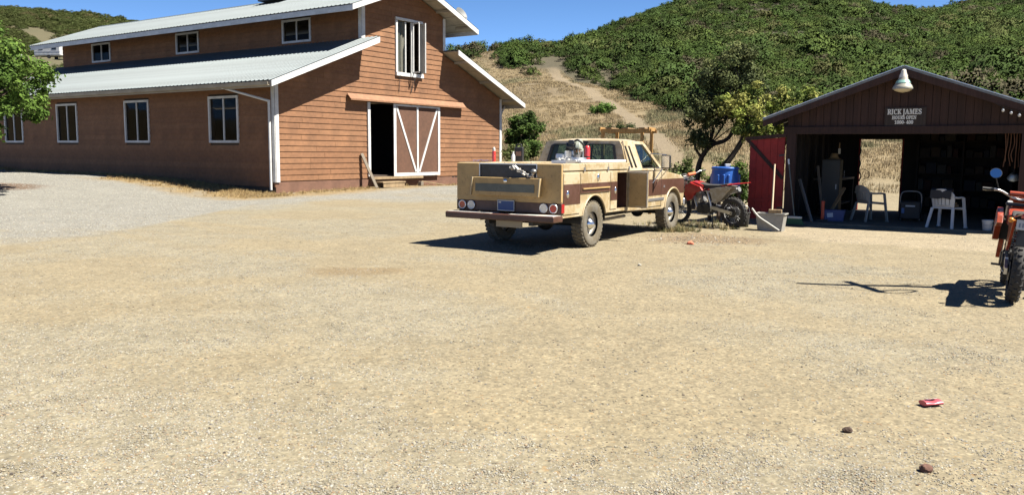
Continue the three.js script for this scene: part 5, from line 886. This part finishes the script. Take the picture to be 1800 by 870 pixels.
{ // blue tub on a dark stand behind the red motorcycle
  const x = 4.93, z = -19.2, y = gy(x, z), st = thing('crate_stand', 'dark timber crate stand under the blue tub', 'stand', [x, y, z], 0.2);
  for (const [a, b] of [[-0.24, -0.24], [0.24, -0.24], [-0.24, 0.24], [0.24, 0.24]]) mesh('leg', box(0.07, 0.66, 0.07, a, 0.33, b), M.barnIn, st);
  mesh('top', box(0.62, 0.05, 0.62, 0, 0.686, 0), M.barnIn, st); for (const k of [0.2, 0.36, 0.52]) mesh('slat', box(0.55, 0.10, 0.02, 0, k, 0.287), M.barnIn, st);
  const t = thing('blue_tub', 'bright blue plastic tub with moulded ribs behind the red motorcycle', 'tub', [x, y + 0.712, z], 0.2), bl = std([0.018, 0.085, 0.33], 0.38, 0);
  mesh('body', lathe([[0, 0], [0.335, 0], [0.34, 0.02], [0.315, 0.30], [0.295, 0.49], [0.28, 0.50]], 40), bl, t);
  mesh('base_rim', lathe([[0.30, 0.485], [0.312, 0.50], [0.312, 0.535], [0.29, 0.55], [0, 0.55]], 40), bl, t);
  for (const a of [-2.5, -2.1, -1.75, -0.3, 0.05, 2.3]) mesh('rib', rbox(0.06, 0.36, 0.055, 0.322 * Math.cos(a), 0.20, -0.322 * Math.sin(a), 0.02, 2, 0, a, 0), bl, t);
  const w = mesh('white_carton', rbox(0.12, 0.07, 0.09, x + 0.05, y + 0.712 + 0.55 + 0.0355, z + 0.02, 0.008, 1), M.white); tag(w, 'small white carton on top of the blue tub', 'carton');
}
{ // camper trailer far up the left hillside
  const x = -82.0, z = -149, c = thing('camper_trailer', 'white camper trailer parked on the hillside behind the barn', 'camper', [x, groundY(x, z), z], -0.15);
  mesh('body', rbox(5.2, 2.1, 2.1, 0, 1.5, 0, 0.25, 3), M.white, c); mesh('window', [box(0.8, 0.55, 0.04, -1.2, 1.75, 1.05)], M.blackGloss, c); mesh('window', [box(0.9, 0.5, 0.04, 1.4, 1.75, 1.05)], M.blackGloss, c); mesh('stripe', box(5.0, 0.12, 0.03, 0, 1.2, 1.055), std([0.4, 0.4, 0.42], 0.6), c);
  mesh('wheel', [cyl(0.33, 0.33, 0.2, 0.3, 0.33, 0.95, 18, Math.PI / 2), cyl(0.33, 0.33, 0.2, 0.3, 0.33, -0.95, 18, Math.PI / 2)], M.rubber, c); mesh('tow_bar', beam([-3.6, 0.45, 0], [-2.4, 0.5, 0], 0.1, 0.1), M.darkMetal, c);
  mesh('jack_leg', [bar([-2.2, 0, 0.7], [-2.2, 0.6, 0.7], 0.05), bar([2.2, 0, 0.7], [2.2, 0.6, 0.7], 0.05)], M.darkMetal, c);
  for (const [dx, w] of [[-5.2, 0.9], [-8.6, 1.6]]) { const q = [x + dx, groundY(x + dx, z + 1), z + 1]; const t = thing('storage_drum', dx < -6 ? 'low white storage chest left of the camper' : 'upright white storage chest beside the camper', 'chest', q, 0); mesh('case', rbox(w, 1.5 - w * 0.4, 0.9, 0, (1.5 - w * 0.4) / 2, 0, 0.06), M.white, t); mesh('lid', rbox(w + 0.08, 0.1, 0.98, 0, 1.55 - w * 0.4, 0, 0.03), M.white, t); }
}
{ // small litter in the yard
  reseed(17);
  const cx = 2.67, cz = -5.09, can = thing('crushed_can', 'crushed red and white drink can lying in the dirt', 'can', [cx, gy(cx, cz) + 0.020, cz], 0.25); can.scale.y = 0.7;
  const g = new THREE.CylinderGeometry(0.033, 0.033, 0.125, 28, 14); const p = g.attributes.position; for (let i = 0; i < p.count; i++) { const y = p.getY(i), s = Math.abs(p.getX(i)) + Math.abs(p.getZ(i)) > 0.001 ? 1 : 0; const k = 1 - 0.45 * Math.exp(-Math.pow((y - 0.005) / 0.03, 2)) * (p.getX(i) > 0 ? 1 : 0.3) + 0.12 * n2(y * 40, Math.atan2(p.getZ(i), p.getX(i)) * 2, 3); p.setX(i, p.getX(i) * k * 0.75); p.setZ(i, p.getZ(i) * (1.12)); } g.applyMatrix4(new THREE.Matrix4().makeRotationZ(Math.PI / 2)); g.computeVertexNormals();
  const body = mesh('body', g, std([0.42, 0.10, 0.12], 0.35, 0.4), can);
  const g2 = new THREE.CylinderGeometry(0.0336, 0.0336, 0.078, 28, 8, true, 0.2, 3.0); { const p = g2.attributes.position; for (let i = 0; i < p.count; i++) { const y = p.getY(i); const k = 1 - 0.45 * Math.exp(-Math.pow((y - 0.005) / 0.03, 2)) * (p.getX(i) > 0 ? 1 : 0.3) + 0.12 * n2(y * 40, Math.atan2(p.getZ(i), p.getX(i)) * 2, 3); p.setX(i, p.getX(i) * k * 0.76); p.setZ(i, p.getZ(i) * 1.13); } g2.applyMatrix4(new THREE.Matrix4().makeRotationZ(Math.PI / 2)); g2.computeVertexNormals(); }
  mesh('white_band', g2.applyMatrix4(new THREE.Matrix4().makeRotationX(-1.3)), std([0.78, 0.74, 0.76], 0.4, 0.2), body);
  const rock = (nm, label, x, z, s, c, k) => { const q = new THREE.IcosahedronGeometry(1, 3), a = q.attributes.position; for (let i = 0; i < a.count; i++) { const v = V(a.getX(i), a.getY(i), a.getZ(i)), f = 1 + 0.28 * n2(v.x * 1.7 + k, v.y * 1.7 + v.z, k); a.setXYZ(i, v.x * f * s * 1.25, v.y * f * s * 0.85, v.z * f * s); } q.computeVertexNormals(); const m = mesh(nm, q, std(c, 0.95)); m.position.set(x, gy(x, z) + s * 0.5, z); tag(m, label, 'stone'); };
  rock('dark_stone', 'dark brown clod left of the crushed can', 1.93, -4.57, 0.022, [0.05, 0.03, 0.02], 1);
  rock('dark_stone', 'reddish brown clod nearest the bottom right corner', 2.08, -3.97, 0.026, [0.10, 0.05, 0.035], 4);
  rock('red_stone', 'fist-sized orange red stone before the red motorcycle', 3.08, -14.15, 0.045, [0.46, 0.14, 0.08], 7);
  rock('pale_stone', 'small pale stone in the dirt below the truck', 1.79, -11.46, 0.022, [0.26, 0.24, 0.2], 9);
}
// ---------- plants ----------
function leaf(arr, col, c, n, up, s, w, tint) {          // a small folded leaf: two triangles
  const t = V(rr(-1, 1), rr(-1, 1), rr(-1, 1)).cross(n).normalize(), b = n.clone().cross(t).normalize();
  const p = [c.clone().addScaledVector(t, -s), c.clone().addScaledVector(b, w).addScaledVector(n, 0.18 * w), c.clone().addScaledVector(t, s), c.clone().addScaledVector(b, -w).addScaledVector(n, 0.18 * w)];
  for (const i of [0, 1, 2, 0, 2, 3]) { arr.push(p[i].x, p[i].y, p[i].z); col.push(...tint); }
}
function leafGeo(arr, col) { const g = new THREE.BufferGeometry(); g.setAttribute('position', new THREE.Float32BufferAttribute(arr, 3)); g.setAttribute('color', new THREE.Float32BufferAttribute(col, 3)); g.computeVertexNormals(); return g; }
const leafMat = new THREE.MeshPhysicalMaterial({ vertexColors: true, roughness: 0.9, specularIntensity: 0.2, transmission: 0.22, thickness: 0 });
const scrubMat = new THREE.MeshPhysicalMaterial({ vertexColors: true, roughness: 1, specularIntensity: 0.15 });
M.bark = std([0.085, 0.062, 0.045], 0.95, 0, { map: T.weather }); M.barkDark = std([0.05, 0.038, 0.03], 0.95, 0, { map: T.weather });
function limb(pts, r0, r1, seg = 7) {                    // tapered bent limb
  const c = new THREE.CatmullRomCurve3(pts.map((p) => V(...p))), n = pts.length * 5, g = new THREE.TubeGeometry(c, n, 1, seg), p = g.attributes.position, nn = seg + 1;
  for (let i = 0; i <= n; i++) { const q = c.getPointAt(i / n), r = lerp(r0, r1, i / n) * (1 + 0.15 * n2(i * 0.7, r0 * 40, 3)); for (let j = 0; j < nn; j++) { const k = i * nn + j; p.setXYZ(k, q.x + (p.getX(k) - q.x) * r, q.y + (p.getY(k) - q.y) * r, q.z + (p.getZ(k) - q.z) * r); } }
  g.computeVertexNormals(); return g;
}
function clumps(centres, per, spread, s, w, tints) {
  const a = [], c = [];
  for (const [x, y, z, r = 1] of centres) {
    const base = tints[Math.floor(rnd() * tints.length)], d0 = rr(0.82, 1.18);
    for (let i = 0; i < per * r; i++) {
      const v = V(gauss(), gauss() * 0.8, gauss()).multiplyScalar(spread * r), n = v.clone().normalize().add(V(rr(-0.8, 0.8), rr(-0.2, 1.2), rr(-0.8, 0.8))).normalize(), k = d0 * rr(0.75, 1.3), sz = rr(0.7, 1.3);
      leaf(a, c, V(x, y, z).add(v), n, 1, s * sz, w * sz, [base[0] * k, base[1] * k, base[2] * k]);
    }
  }
  return leafGeo(a, c);
}
function crownPoints(n, cx, cy, cz, rx, ry, rz, hollow = 0.45, f = 0.9, sd = 0) {
  const out = []; let guard = 0;
  while (out.length < n && guard++ < n * 60) { const v = V(rr(-1, 1), rr(-1, 1), rr(-1, 1)), l = v.length(); const lim = 0.82 + 0.30 * n2(v.x / l * 1.7 + sd, v.y / l * 1.7 + v.z / l * 1.3, sd); if (l > lim || l < hollow * rnd()) continue; if (n2(v.x * 2.2 + sd * 3, v.y * 2.2 + v.z * 2.2, sd + 5) < -0.28) continue; out.push([cx + v.x * rx, cy + v.y * ry, cz + v.z * rz, rr(0.75, 1.3)]); }
  return out;
}
function twigsTo(from, pts, k) { const gs = []; for (let i = 0; i < pts.length; i += k) { const p = pts[i], f = from[i % from.length]; gs.push(limb([f, [lerp(f[0], p[0], 0.5) + rr(-0.15, 0.15), lerp(f[1], p[1], 0.45), lerp(f[2], p[2], 0.5) + rr(-0.15, 0.15)], [p[0], p[1], p[2]]], 0.018, 0.006, 4)); } return gs; }
reseed(2024);
{ // left tree: a bright green crown reaching in from the left
  const x = -16.05, z = -23.4, t = thing('leafy_tree', 'bright green leafy tree standing before the barn at the left edge', 'tree', [x, gy(x, z), z], 0);
  const pts = crownPoints(330, 0.1, 3.05, 0, 3.75, 1.95, 3.1, 0.5, 1, 3);
  const low = pts.filter((p) => p[1] > 1.25);
  mesh('crown', clumps(low, 120, 0.19, 0.056, 0.034, [[0.075, 0.128, 0.022], [0.060, 0.108, 0.019], [0.092, 0.148, 0.027], [0.050, 0.090, 0.018]]), leafMat, t);
  const tr = mesh('trunk', [limb([[0, -0.2, 0], [0.05, 0.6, 0.03], [-0.05, 1.2, 0.05], [0.1, 1.9, 0]], 0.2, 0.12, 10), limb([[0.05, 1.4, 0], [0.7, 2.0, 0.3], [1.6, 2.6, 0.4]], 0.1, 0.03), limb([[0, 1.4, 0], [-0.8, 2.1, -0.2], [-1.7, 2.9, 0.1]], 0.1, 0.03), limb([[0.05, 1.7, 0], [0.2, 2.5, -0.7], [0.3, 3.3, -1.2]], 0.09, 0.03), limb([[0.05, 1.7, 0], [0.0, 2.6, 0.8], [0.2, 3.2, 1.5]], 0.09, 0.03)], M.bark, t);
  mesh('twigs', twigsTo([[1.4, 2.5, 0.4], [-1.5, 2.8, 0.1], [0.3, 3.1, -1.1], [0.2, 3.1, 1.4], [0.1, 1.9, 0]], low, 5), M.bark, tr);
}
{ // dark crooked tree between truck and shed
  const x = 5.14, z = -23.3, t = thing('crooked_tree', 'dark small-leaved tree with crooked leaning trunks beside the shed', 'tree', [x, gy(x, z), z], 0); t.scale.setScalar(1.15);
  const pts = [...crownPoints(84, 0.86, 2.95, 0, 0.98, 0.95, 0.8, 0.3, 1, 11), ...crownPoints(24, 0.15, 2.40, 0.1, 0.62, 0.6, 0.5, 0.2, 1, 5), ...crownPoints(10, 1.45, 2.15, 0.0, 0.5, 0.4, 0.5, 0.2, 1, 8), ...crownPoints(8, 0.15, 1.75, 0.1, 0.30, 0.25, 0.2, 0.2, 1, 2), ...crownPoints(9, 0.9, 3.75, 0, 0.6, 0.35, 0.4, 0.2, 1, 9)];
  mesh('crown', clumps(pts.filter((p) => p[0] < 1.75), 125, 0.15, 0.040, 0.022, [[0.066, 0.080, 0.030], [0.080, 0.096, 0.034], [0.052, 0.066, 0.026], [0.110, 0.122, 0.045]]), leafMat, t);
  const tr = mesh('trunk', [limb([[0.0, -0.1, 0], [0.05, 0.7, 0], [0.12, 1.2, 0], [0.35, 1.55, 0.05], [0.75, 1.72, 0.05], [1.05, 2.3, 0]], 0.085, 0.04, 8), limb([[0.15, -0.1, -0.1], [0.45, 0.75, -0.05], [0.85, 1.25, 0], [1.12, 1.75, 0.05], [1.2, 2.3, 0.05], [1.05, 3.0, 0]], 0.095, 0.04, 8), limb([[1.12, 1.75, 0.05], [1.5, 2.1, -0.1], [1.7, 2.5, -0.1]], 0.05, 0.02), limb([[0.15, 1.25, 0], [-0.05, 1.55, 0.1], [0.1, 1.9, 0.1]], 0.04, 0.015)], M.barkDark, t);
  mesh('twigs', twigsTo([[1.05, 2.4, 0], [1.05, 2.9, 0], [1.65, 2.45, -0.1], [0.35, 1.6, 0.05]], pts, 3), M.barkDark, tr);
}
{ // yellow-green tree behind the shed's left eave
  const x = 6.75, z = -21.9, t = thing('yellow_green_tree', 'yellow-green tree with upright leaf tufts behind the shed eave', 'tree', [x, gy(x, z), z], 0);
  const pts = [...crownPoints(105, 0.0, 2.65, 0, 1.3, 1.02, 0.95, 0.35, 1, 21), ...crownPoints(20, 1.05, 2.75, -0.2, 0.7, 0.5, 0.5, 0.2, 1, 3)];
  mesh('crown', clumps(pts, 95, 0.13, 0.055, 0.024, [[0.175, 0.205, 0.042], [0.145, 0.180, 0.036], [0.225, 0.225, 0.060], [0.095, 0.125, 0.030]]), leafMat, t);
  const tr = mesh('trunk', [limb([[0, -0.1, 0], [0.05, 0.8, 0.05], [0, 1.6, 0], [0.1, 2.2, 0]], 0.11, 0.05, 8), limb([[0.02, 1.2, 0], [0.4, 1.9, 0.2], [0.7, 2.5, 0.2]], 0.05, 0.02), limb([[0.02, 1.3, 0], [-0.4, 1.9, 0.1], [-0.7, 2.5, 0]], 0.05, 0.02)], M.bark, t);
  mesh('twigs', twigsTo([[0.1, 2.1, 0], [0.6, 2.3, 0.2], [-0.6, 2.3, 0]], pts, 4), M.bark, tr);
}
function shrub(label, x, z, rx, ry, rz, n, per, tints, s = 0.05, sp = 0.15, cat = 'shrub') {
  const t = thing('shrub', label, cat, [x, groundY(x, z), z], 0), pts = crownPoints(n, 0, ry * 0.92, 0, rx, ry, rz, 0.4, 1, Math.abs(x) + 2).filter((p) => p[1] > 0.03);
  mesh('foliage', clumps(pts, per, sp, s, s * 0.5, tints), leafMat, t);
  mesh('stems', [0, 1, 2, 3, 4, 5].map((i) => { const a = i * 1.05; return limb([[0, -0.1, 0], [rx * 0.3 * Math.cos(a), ry * 0.7, rz * 0.3 * Math.sin(a)], [rx * 0.6 * Math.cos(a), ry * 1.4, rz * 0.6 * Math.sin(a)]], 0.04, 0.012, 5); }), M.bark, t);
}
const greens = [[0.0585, 0.0975, 0.02028], [0.0468, 0.0819, 0.01716], [0.0702, 0.1131, 0.0234], [0.039, 0.0663, 0.0156]], darkG = [[0.039, 0.0585, 0.01716], [0.03276, 0.04836, 0.0156], [0.0468, 0.0702, 0.02028]], paleG = [[0.0936, 0.117, 0.039], [0.078, 0.1053, 0.0312], [0.1092, 0.1287, 0.0468]];
shrub('tall rounded green shrub at the far right corner of the barn', 0.62, -41.6, 1.15, 1.55, 1.2, 110, 90, greens, 0.075, 0.19);
shrub('pale low shrub between the barn corner and the truck', 0.15, -38.2, 0.75, 0.8, 0.7, 40, 60, paleG, 0.055, 0.16);
shrub('small bright green shrub alone on the dry slope', 5.7, -54, 1.0, 0.35, 0.7, 26, 60, [[0.09, 0.16, 0.03], [0.075, 0.14, 0.028]], 0.07, 0.16);
shrub('thin olive shrub on the slope above the timber stand', 6.0, -45.5, 1.1, 0.28, 0.6, 22, 40, darkG, 0.06, 0.15);
shrub('dark green shrub behind the timber stand', 4.0, -30, 1.05, 0.78, 0.8, 60, 60, darkG, 0.055, 0.15);
shrub('green shrub between the blue tank and the red door', 6.6, -24.6, 0.85, 0.8, 0.8, 56, 70, greens, 0.05, 0.14);
shrub('olive green shrub behind the crooked tree', 5.4, -26.5, 0.9, 0.85, 0.8, 56, 60, paleG, 0.055, 0.15);
// hillside scrub: leaf-clump bushes in their hundreds of thousands of leaves, one mass
reseed(777);
function bushGeo(k) {
  const a = [], c = [], R = 1;
  for (let i = 0; i < 64; i++) {
    const th = rnd() * 6.283, h = Math.pow(rnd(), 0.7), r = Math.sqrt(rnd()) * (1 - 0.55 * h * h), x = r * Math.cos(th), z = r * Math.sin(th), y = h * 0.85 * (0.8 + 0.3 * n2(x * 2 + k, z * 2, k)), d = rr(0.85, 1.15);
    for (let j = 0; j < 20; j++) { const v = V(gauss(), gauss() * 0.8, gauss()).multiplyScalar(0.12), n = v.clone().normalize().add(V(x, 0.6, z)).add(V(rr(-0.7, 0.7), rr(-0.3, 0.9), rr(-0.7, 0.7))).normalize(), q = d * rr(0.86, 1.15), s = rr(0.030, 0.062); leaf(a, c, V(x, Math.max(0.02, y), z).add(v), n, 1, s, s * 0.6, [q, q, q * 0.95]); }
  }
  const g = leafGeo(a, c), P = g.attributes.position, N = g.attributes.normal; for (let i = 0; i < P.count; i++) { const v = V(P.getX(i), P.getY(i) * 1.2 + 0.05, P.getZ(i)).normalize().multiplyScalar(0.8).add(V(N.getX(i), Math.abs(N.getY(i)), N.getZ(i)).multiplyScalar(0.45)).normalize(); N.setXYZ(i, v.x, v.y, v.z); }
  const A = V(0, 0, 0), B = V(0, 0, 0), C = V(0, 0, 0), sw = (at, i, j) => { for (let e = 0; e < 3; e++) { const t = at.array[i * 3 + e]; at.array[i * 3 + e] = at.array[j * 3 + e]; at.array[j * 3 + e] = t; } };
  for (let i = 0; i < P.count; i += 3) { A.fromBufferAttribute(P, i); B.fromBufferAttribute(P, i + 1).sub(A); C.fromBufferAttribute(P, i + 2).sub(A); B.cross(C); C.fromBufferAttribute(N, i); if (B.dot(C) < 0) { sw(P, i + 1, i + 2); sw(N, i + 1, i + 2); } }
  return g;
}
const bushGeos = [0, 1, 2, 3, 4].map((k) => bushGeo(k * 3.3 + 1));
const SC = [[0.034, 0.044, 0.018], [0.056, 0.052, 0.033], [0.031, 0.049, 0.015], [0.037, 0.060, 0.016], [0.046, 0.067, 0.018], [0.040, 0.064, 0.020], [0.060, 0.073, 0.026], [0.072, 0.075, 0.032]], SD = [[0.056, 0.062, 0.024], [0.048, 0.058, 0.020], [0.042, 0.054, 0.018], [0.074, 0.068, 0.033]];
function scatter(name, label, spots, pal) {
  const per = bushGeos.map(() => []); spots.forEach((s, i) => per[i % bushGeos.length].push(s));
  per.forEach((L, k) => {
    if (!L.length) return;
    const m = new THREE.InstancedMesh(bushGeos[k], scrubMat, L.length), M4 = new THREE.Matrix4(), q = new THREE.Quaternion(), col = new THREE.Color();
    L.forEach(([x, z, s, h], i) => { q.setFromAxisAngle(V(0, 1, 0), rnd() * 6.283); M4.compose(V(x, groundY(x, z) - 0.12 * s, z), q, V(s, s * h, s)); m.setMatrixAt(i, M4); const c = pal[Math.floor(clamp(0.5 + 0.8 * fbm(x * 0.07, z * 0.07, 71, 3) + 0.55 * fbm(x * 0.35, z * 0.35, 75, 2) + rr(-0.22, 0.22), 0, 0.999) * pal.length)], d = rr(0.8, 1.2); col.setRGB(c[0] * d, c[1] * d, c[2] * d); m.setColorAt(i, col); });
    m.name = numbered(name); scene.add(m); tag(m, label[k], 'scrub', null, 'stuff');
  });
}
{
  const spots = [];
  for (let tries = 0; spots.length < 9500 && tries < 90000; tries++) {
    const z = -36 - Math.pow(rnd(), 0.8) * 150, x = z * -1 * rr(-0.10, 0.74); if (x > 125) continue;
    const a = fbm(x * 0.35, z * 0.35, 11, 4), d = scrubZ(x) - z + a * 4 + rr(-1.5, 1.5); if (d < 0) continue;
    if (segDist(x, z, TRACK) < 1.8) continue;
    const den = fbm(x * 0.08, z * 0.08, 81, 3); if (den + 0.6 * fbm(x * 0.3, z * 0.3, 83, 2) < -0.2 && rnd() < 0.75) continue;
    spots.push([x, z, rr(0.6, 1.25) * (1 + 1.2 * Math.pow(rnd(), 3)) * (1 + 0.8 * den), rr(0.65, 1.25)]);
  }
  const gr = ['rounded', 'loose', 'dense', 'low', 'ragged'].map((w) => 'dense mass of ' + w + ' green chaparral bushes covering the right hillside');
  scatter('hillside_scrub', gr, spots, SC);
  const far = [];
  for (let tries = 0; far.length < 3600 && tries < 60000; tries++) { const z = -120 - rnd() * 190, x = z * rr(0.38, 0.72); const den = fbm(x * 0.03, z * 0.03, 91, 3) + 0.25 * fbm(x * 0.15, z * 0.15, 93, 2); if (den < -0.10 + rr(-0.12, 0.12) || (Math.abs(x + 84) < 13 && z > -160)) continue; far.push([x, z, rr(1.3, 2.8), rr(0.55, 0.95)]); }
  scatter('far_scrub', ['rounded', 'loose', 'dense', 'low', 'ragged'].map((w) => 'sparse ' + w + ' olive bushes on the distant left hill'), far, SD);
}
// dry grass
reseed(909);
function tuftGeo(n, h, sp, w) { const a = [], c = []; for (let i = 0; i < n; i++) { const x = gauss() * sp, z = gauss() * sp, t = rnd() * 6.283, l = rr(0.2, 0.75), H = h * rr(0.5, 1.2), dx = Math.cos(t), dz = Math.sin(t), k = rr(0.75, 1.25); const b = [[x - dz * w, 0, z + dx * w], [x + dz * w, 0, z - dx * w], [x + dx * l * H * 0.6, H, z + dz * l * H * 0.6]]; for (const p of b) { a.push(...p); c.push(k, k, k); } } return leafGeo(a, c); }
const grassMat = new THREE.MeshStandardMaterial({ vertexColors: true, roughness: 0.9 });
function meadow(name, label, geo, spots, pal) { const m = new THREE.InstancedMesh(geo, grassMat, spots.length), M4 = new THREE.Matrix4(), q = new THREE.Quaternion(), col = new THREE.Color(); spots.forEach(([x, z, s], i) => { q.setFromAxisAngle(V(0, 1, 0), rnd() * 6.283); M4.compose(V(x, gy(x, z) - 0.01, z), q, V(s, s, s)); m.setMatrixAt(i, M4); const p = pal[Math.floor(rnd() * pal.length)], d = rr(0.8, 1.2); col.setRGB(p[0] * d, p[1] * d, p[2] * d); m.setColorAt(i, col); }); m.name = numbered(name); scene.add(m); tag(m, label, 'grass', null, 'stuff'); }
const HAY = [[0.270, 0.200, 0.105], [0.235, 0.175, 0.092], [0.300, 0.228, 0.12], [0.215, 0.168, 0.088]], OLV = [[0.13, 0.122, 0.058], [0.155, 0.138, 0.07], [0.11, 0.108, 0.05]];
{
  const hill = [], olive = [];
  for (let i = 0; i < 60000; i++) {
    const z = -26.5 - Math.pow(rnd(), 0.75) * 62, x = -z * rr(-0.06, 0.62); if (scrubZ(x) - z > 1.5) continue; const [s, o] = barnLocal(x, z); if (s < 13.8 && o < 0.6) continue;
    const lx = x - SO[0], lz = z - SO[2], sx = lx * Math.cos(ST) - lz * Math.sin(ST), sz = lx * Math.sin(ST) + lz * Math.cos(ST); if (sx > -1 && sx < 5.2 && sz > -6 && sz < 3) continue;
    if (groundY(x, z) < 0.22 || segDist(x, z, TRACK) < 0.55) continue; const f = fbm(x * 0.15 + 9, z * 0.2, 24, 4);
    if (fbm(x * 0.4, z * 0.4, 33, 3) < -0.22) continue;
    (f > 0.10 && rnd() < 0.7 ? olive : hill).push([x, z, rr(0.7, 1.5)]);
  }
  meadow('hay_grass', 'dry blond grass over the slope behind the truck', tuftGeo(16, 0.13, 0.16, 0.009), hill, HAY);
  meadow('olive_grass', 'olive tinted patches of grass on the dry slope', tuftGeo(16, 0.17, 0.16, 0.010), olive, OLV);
  const base = [];
  for (let i = 0; i < 5200; i++) { const o = 1 - rnd() * 10.5, s = -Math.abs(gauss()) * 1.6 - 0.12; const p = V(s, 0, o).applyMatrix4(barn.matrixWorld); if (strawMask(p.x, p.z) < rr(0.3, 0.9)) continue; base.push([p.x, p.z, rr(0.22, 0.62)]); }
  for (let i = 0; i < 900; i++) { const s = rnd() * 13.2, o = 0.15 + Math.abs(gauss()) * 0.5; if (s > 4.2 && s < 8.9 && rnd() < 0.8) continue; const p = V(s, 0, o).applyMatrix4(barn.matrixWorld); base.push([p.x, p.z, rr(0.3, 0.7)]); }
  for (let i = 0; i < 700; i++) { const o = -9 - rnd() * 13, s = -Math.abs(gauss()) * 0.5 - 0.1; const p = V(s, 0, o).applyMatrix4(barn.matrixWorld); base.push([p.x, p.z, rr(0.3, 0.8)]); }
  meadow('straw_grass', 'straw coloured dry weeds along the foot of the barn walls', tuftGeo(12, 0.22, 0.09, 0.008), base, [[0.28, 0.20, 0.085], [0.24, 0.17, 0.075], [0.31, 0.225, 0.105], [0.19, 0.12, 0.05]]);
  const wd = []; for (let i = 0; i < 420; i++) { const a = rnd() < 0.55; const x = a ? 3.35 + gauss() * 0.35 : 4.0 + gauss() * 1.0, z = a ? -16.75 + gauss() * 0.3 : -17.9 + gauss() * 0.7; wd.push([x, z, rr(0.3, 0.75)]); }
  meadow('yard_weeds', 'low green and straw weeds by the truck front wheel', tuftGeo(12, 0.18, 0.07, 0.008), wd, [[0.10, 0.11, 0.04], [0.15, 0.135, 0.055], [0.26, 0.20, 0.095]]);
}
// loose stones of the yard
reseed(3131);
function stoneGeo(k) { const g = new THREE.IcosahedronGeometry(1, 0), p = g.attributes.position; for (let i = 0; i < p.count; i++) { const x = p.getX(i), y = p.getY(i), z = p.getZ(i), f = 1 + 0.45 * n2(x * 1.3 + k, y * 1.3 + z * 0.9, k); p.setXYZ(i, x * f, y * f * 0.62, z * f); } g.computeVertexNormals(); return g; }
function stones(name, label, k, spots, pal) { const m = new THREE.InstancedMesh(stoneGeo(k), new THREE.MeshStandardMaterial({ roughness: 0.95 }), spots.length), M4 = new THREE.Matrix4(), q = new THREE.Quaternion(), e = new THREE.Euler(), col = new THREE.Color(); spots.forEach(([x, z, s], i) => { e.set(rr(-0.4, 0.4), rnd() * 6.283, rr(-0.4, 0.4)); q.setFromEuler(e); M4.compose(V(x, gy(x, z) - s * 0.02, z), q, V(s * rr(0.8, 1.35), s, s)); m.setMatrixAt(i, M4); const p = pal[Math.floor(rnd() * pal.length)], d = rr(0.75, 1.2); col.setRGB(p[0] * d, p[1] * d, p[2] * d); m.setColorAt(i, col); }); m.name = numbered(name); scene.add(m); tag(m, label, 'gravel', null, 'stuff'); }
{
  const A = [], B = [], Cc = [], Dk = [];
  for (let i = 0; i < 520000; i++) {
    const z = -3.0 - Math.pow(rnd(), 1.7) * 17, x = -z * rr(-0.68, 0.68), a = fbm(x * 0.35, z * 0.35, 11, 4), b = fbm(x * 1.3, z * 1.3, 14, 3), grit = sstep(-0.12, 0.22, a + 0.35 * b + 0.018 * (-1.5 - x));
    if (rnd() > (0.10 + 0.9 * grit) * (1 - 0.75 * wheelMask(x, z))) continue;
    const t = rnd(), s = 0.0020 + 0.0062 * Math.pow(rnd(), 4) + (z < -9 ? 0.001 : 0); (t < 0.5 ? A : t < 0.85 ? B : Cc).push([x, z, s]);
  }
  for (let i = 0; i < 5200; i++) { const z = -3.2 - Math.pow(rnd(), 1.2) * 20, x = -z * rr(-0.66, 0.66); Dk.push([x, z, 0.0028 + 0.0085 * Math.pow(rnd(), 3)]); }
  for (let i = 0; i < 520; i++) { const x = 3.4 + gauss() * 0.9, z = -15.1 + gauss() * 0.75; (rnd() < 0.85 ? Cc : B).push([x, z, rr(0.006, 0.022)]); }
  const P1 = [[0.235, 0.215, 0.165], [0.245, 0.232, 0.19], [0.17, 0.155, 0.12]], P2 = [[0.255, 0.245, 0.215], [0.19, 0.18, 0.165], [0.25, 0.21, 0.145]], P3 = [[0.19, 0.14, 0.09], [0.22, 0.155, 0.095], [0.14, 0.12, 0.095]];
  stones('yard_gravel', 'pale grey crushed gravel strewn over the yard', 1, A, P1); stones('yard_gravel', 'mixed white and grey gravel chips in the yard', 4, B, P2); stones('yard_gravel', 'brown gravel chips scattered in the yard', 7, Cc, P3); stones('dark_gravel', 'scattered dark pebbles in the yard', 9, Dk, [[0.06, 0.048, 0.038], [0.10, 0.075, 0.055], [0.085, 0.08, 0.075]]);
  const G = []; for (let i = 0; i < 90000; i++) { const x = rr(-26, 2), z = -10 - rnd() * 28; const w = edgeZ(x) - z + fbm(x * 0.35, z * 0.35, 11, 4) * 6 + rr(-2, 2); if (w < 0.3 || strawMask(x, z) > 0.35) continue; const [s, o] = barnLocal(x, z); if (s > -0.3 && o < 0.4) continue; if (Math.abs(x / z) > 0.68) continue; G.push([x, z, rr(0.006, 0.018)]); }
  stones('drive_gravel', 'light grey crushed rock of the drive before the barn', 12, G, [[0.225, 0.215, 0.185], [0.26, 0.25, 0.22], [0.17, 0.162, 0.145], [0.22, 0.20, 0.155]]);
}
// ---------- shadows on for all ----------
scene.traverse((o) => { if (o.isMesh) { o.castShadow = true; o.receiveShadow = true; } });
renderer.render(scene, camera);
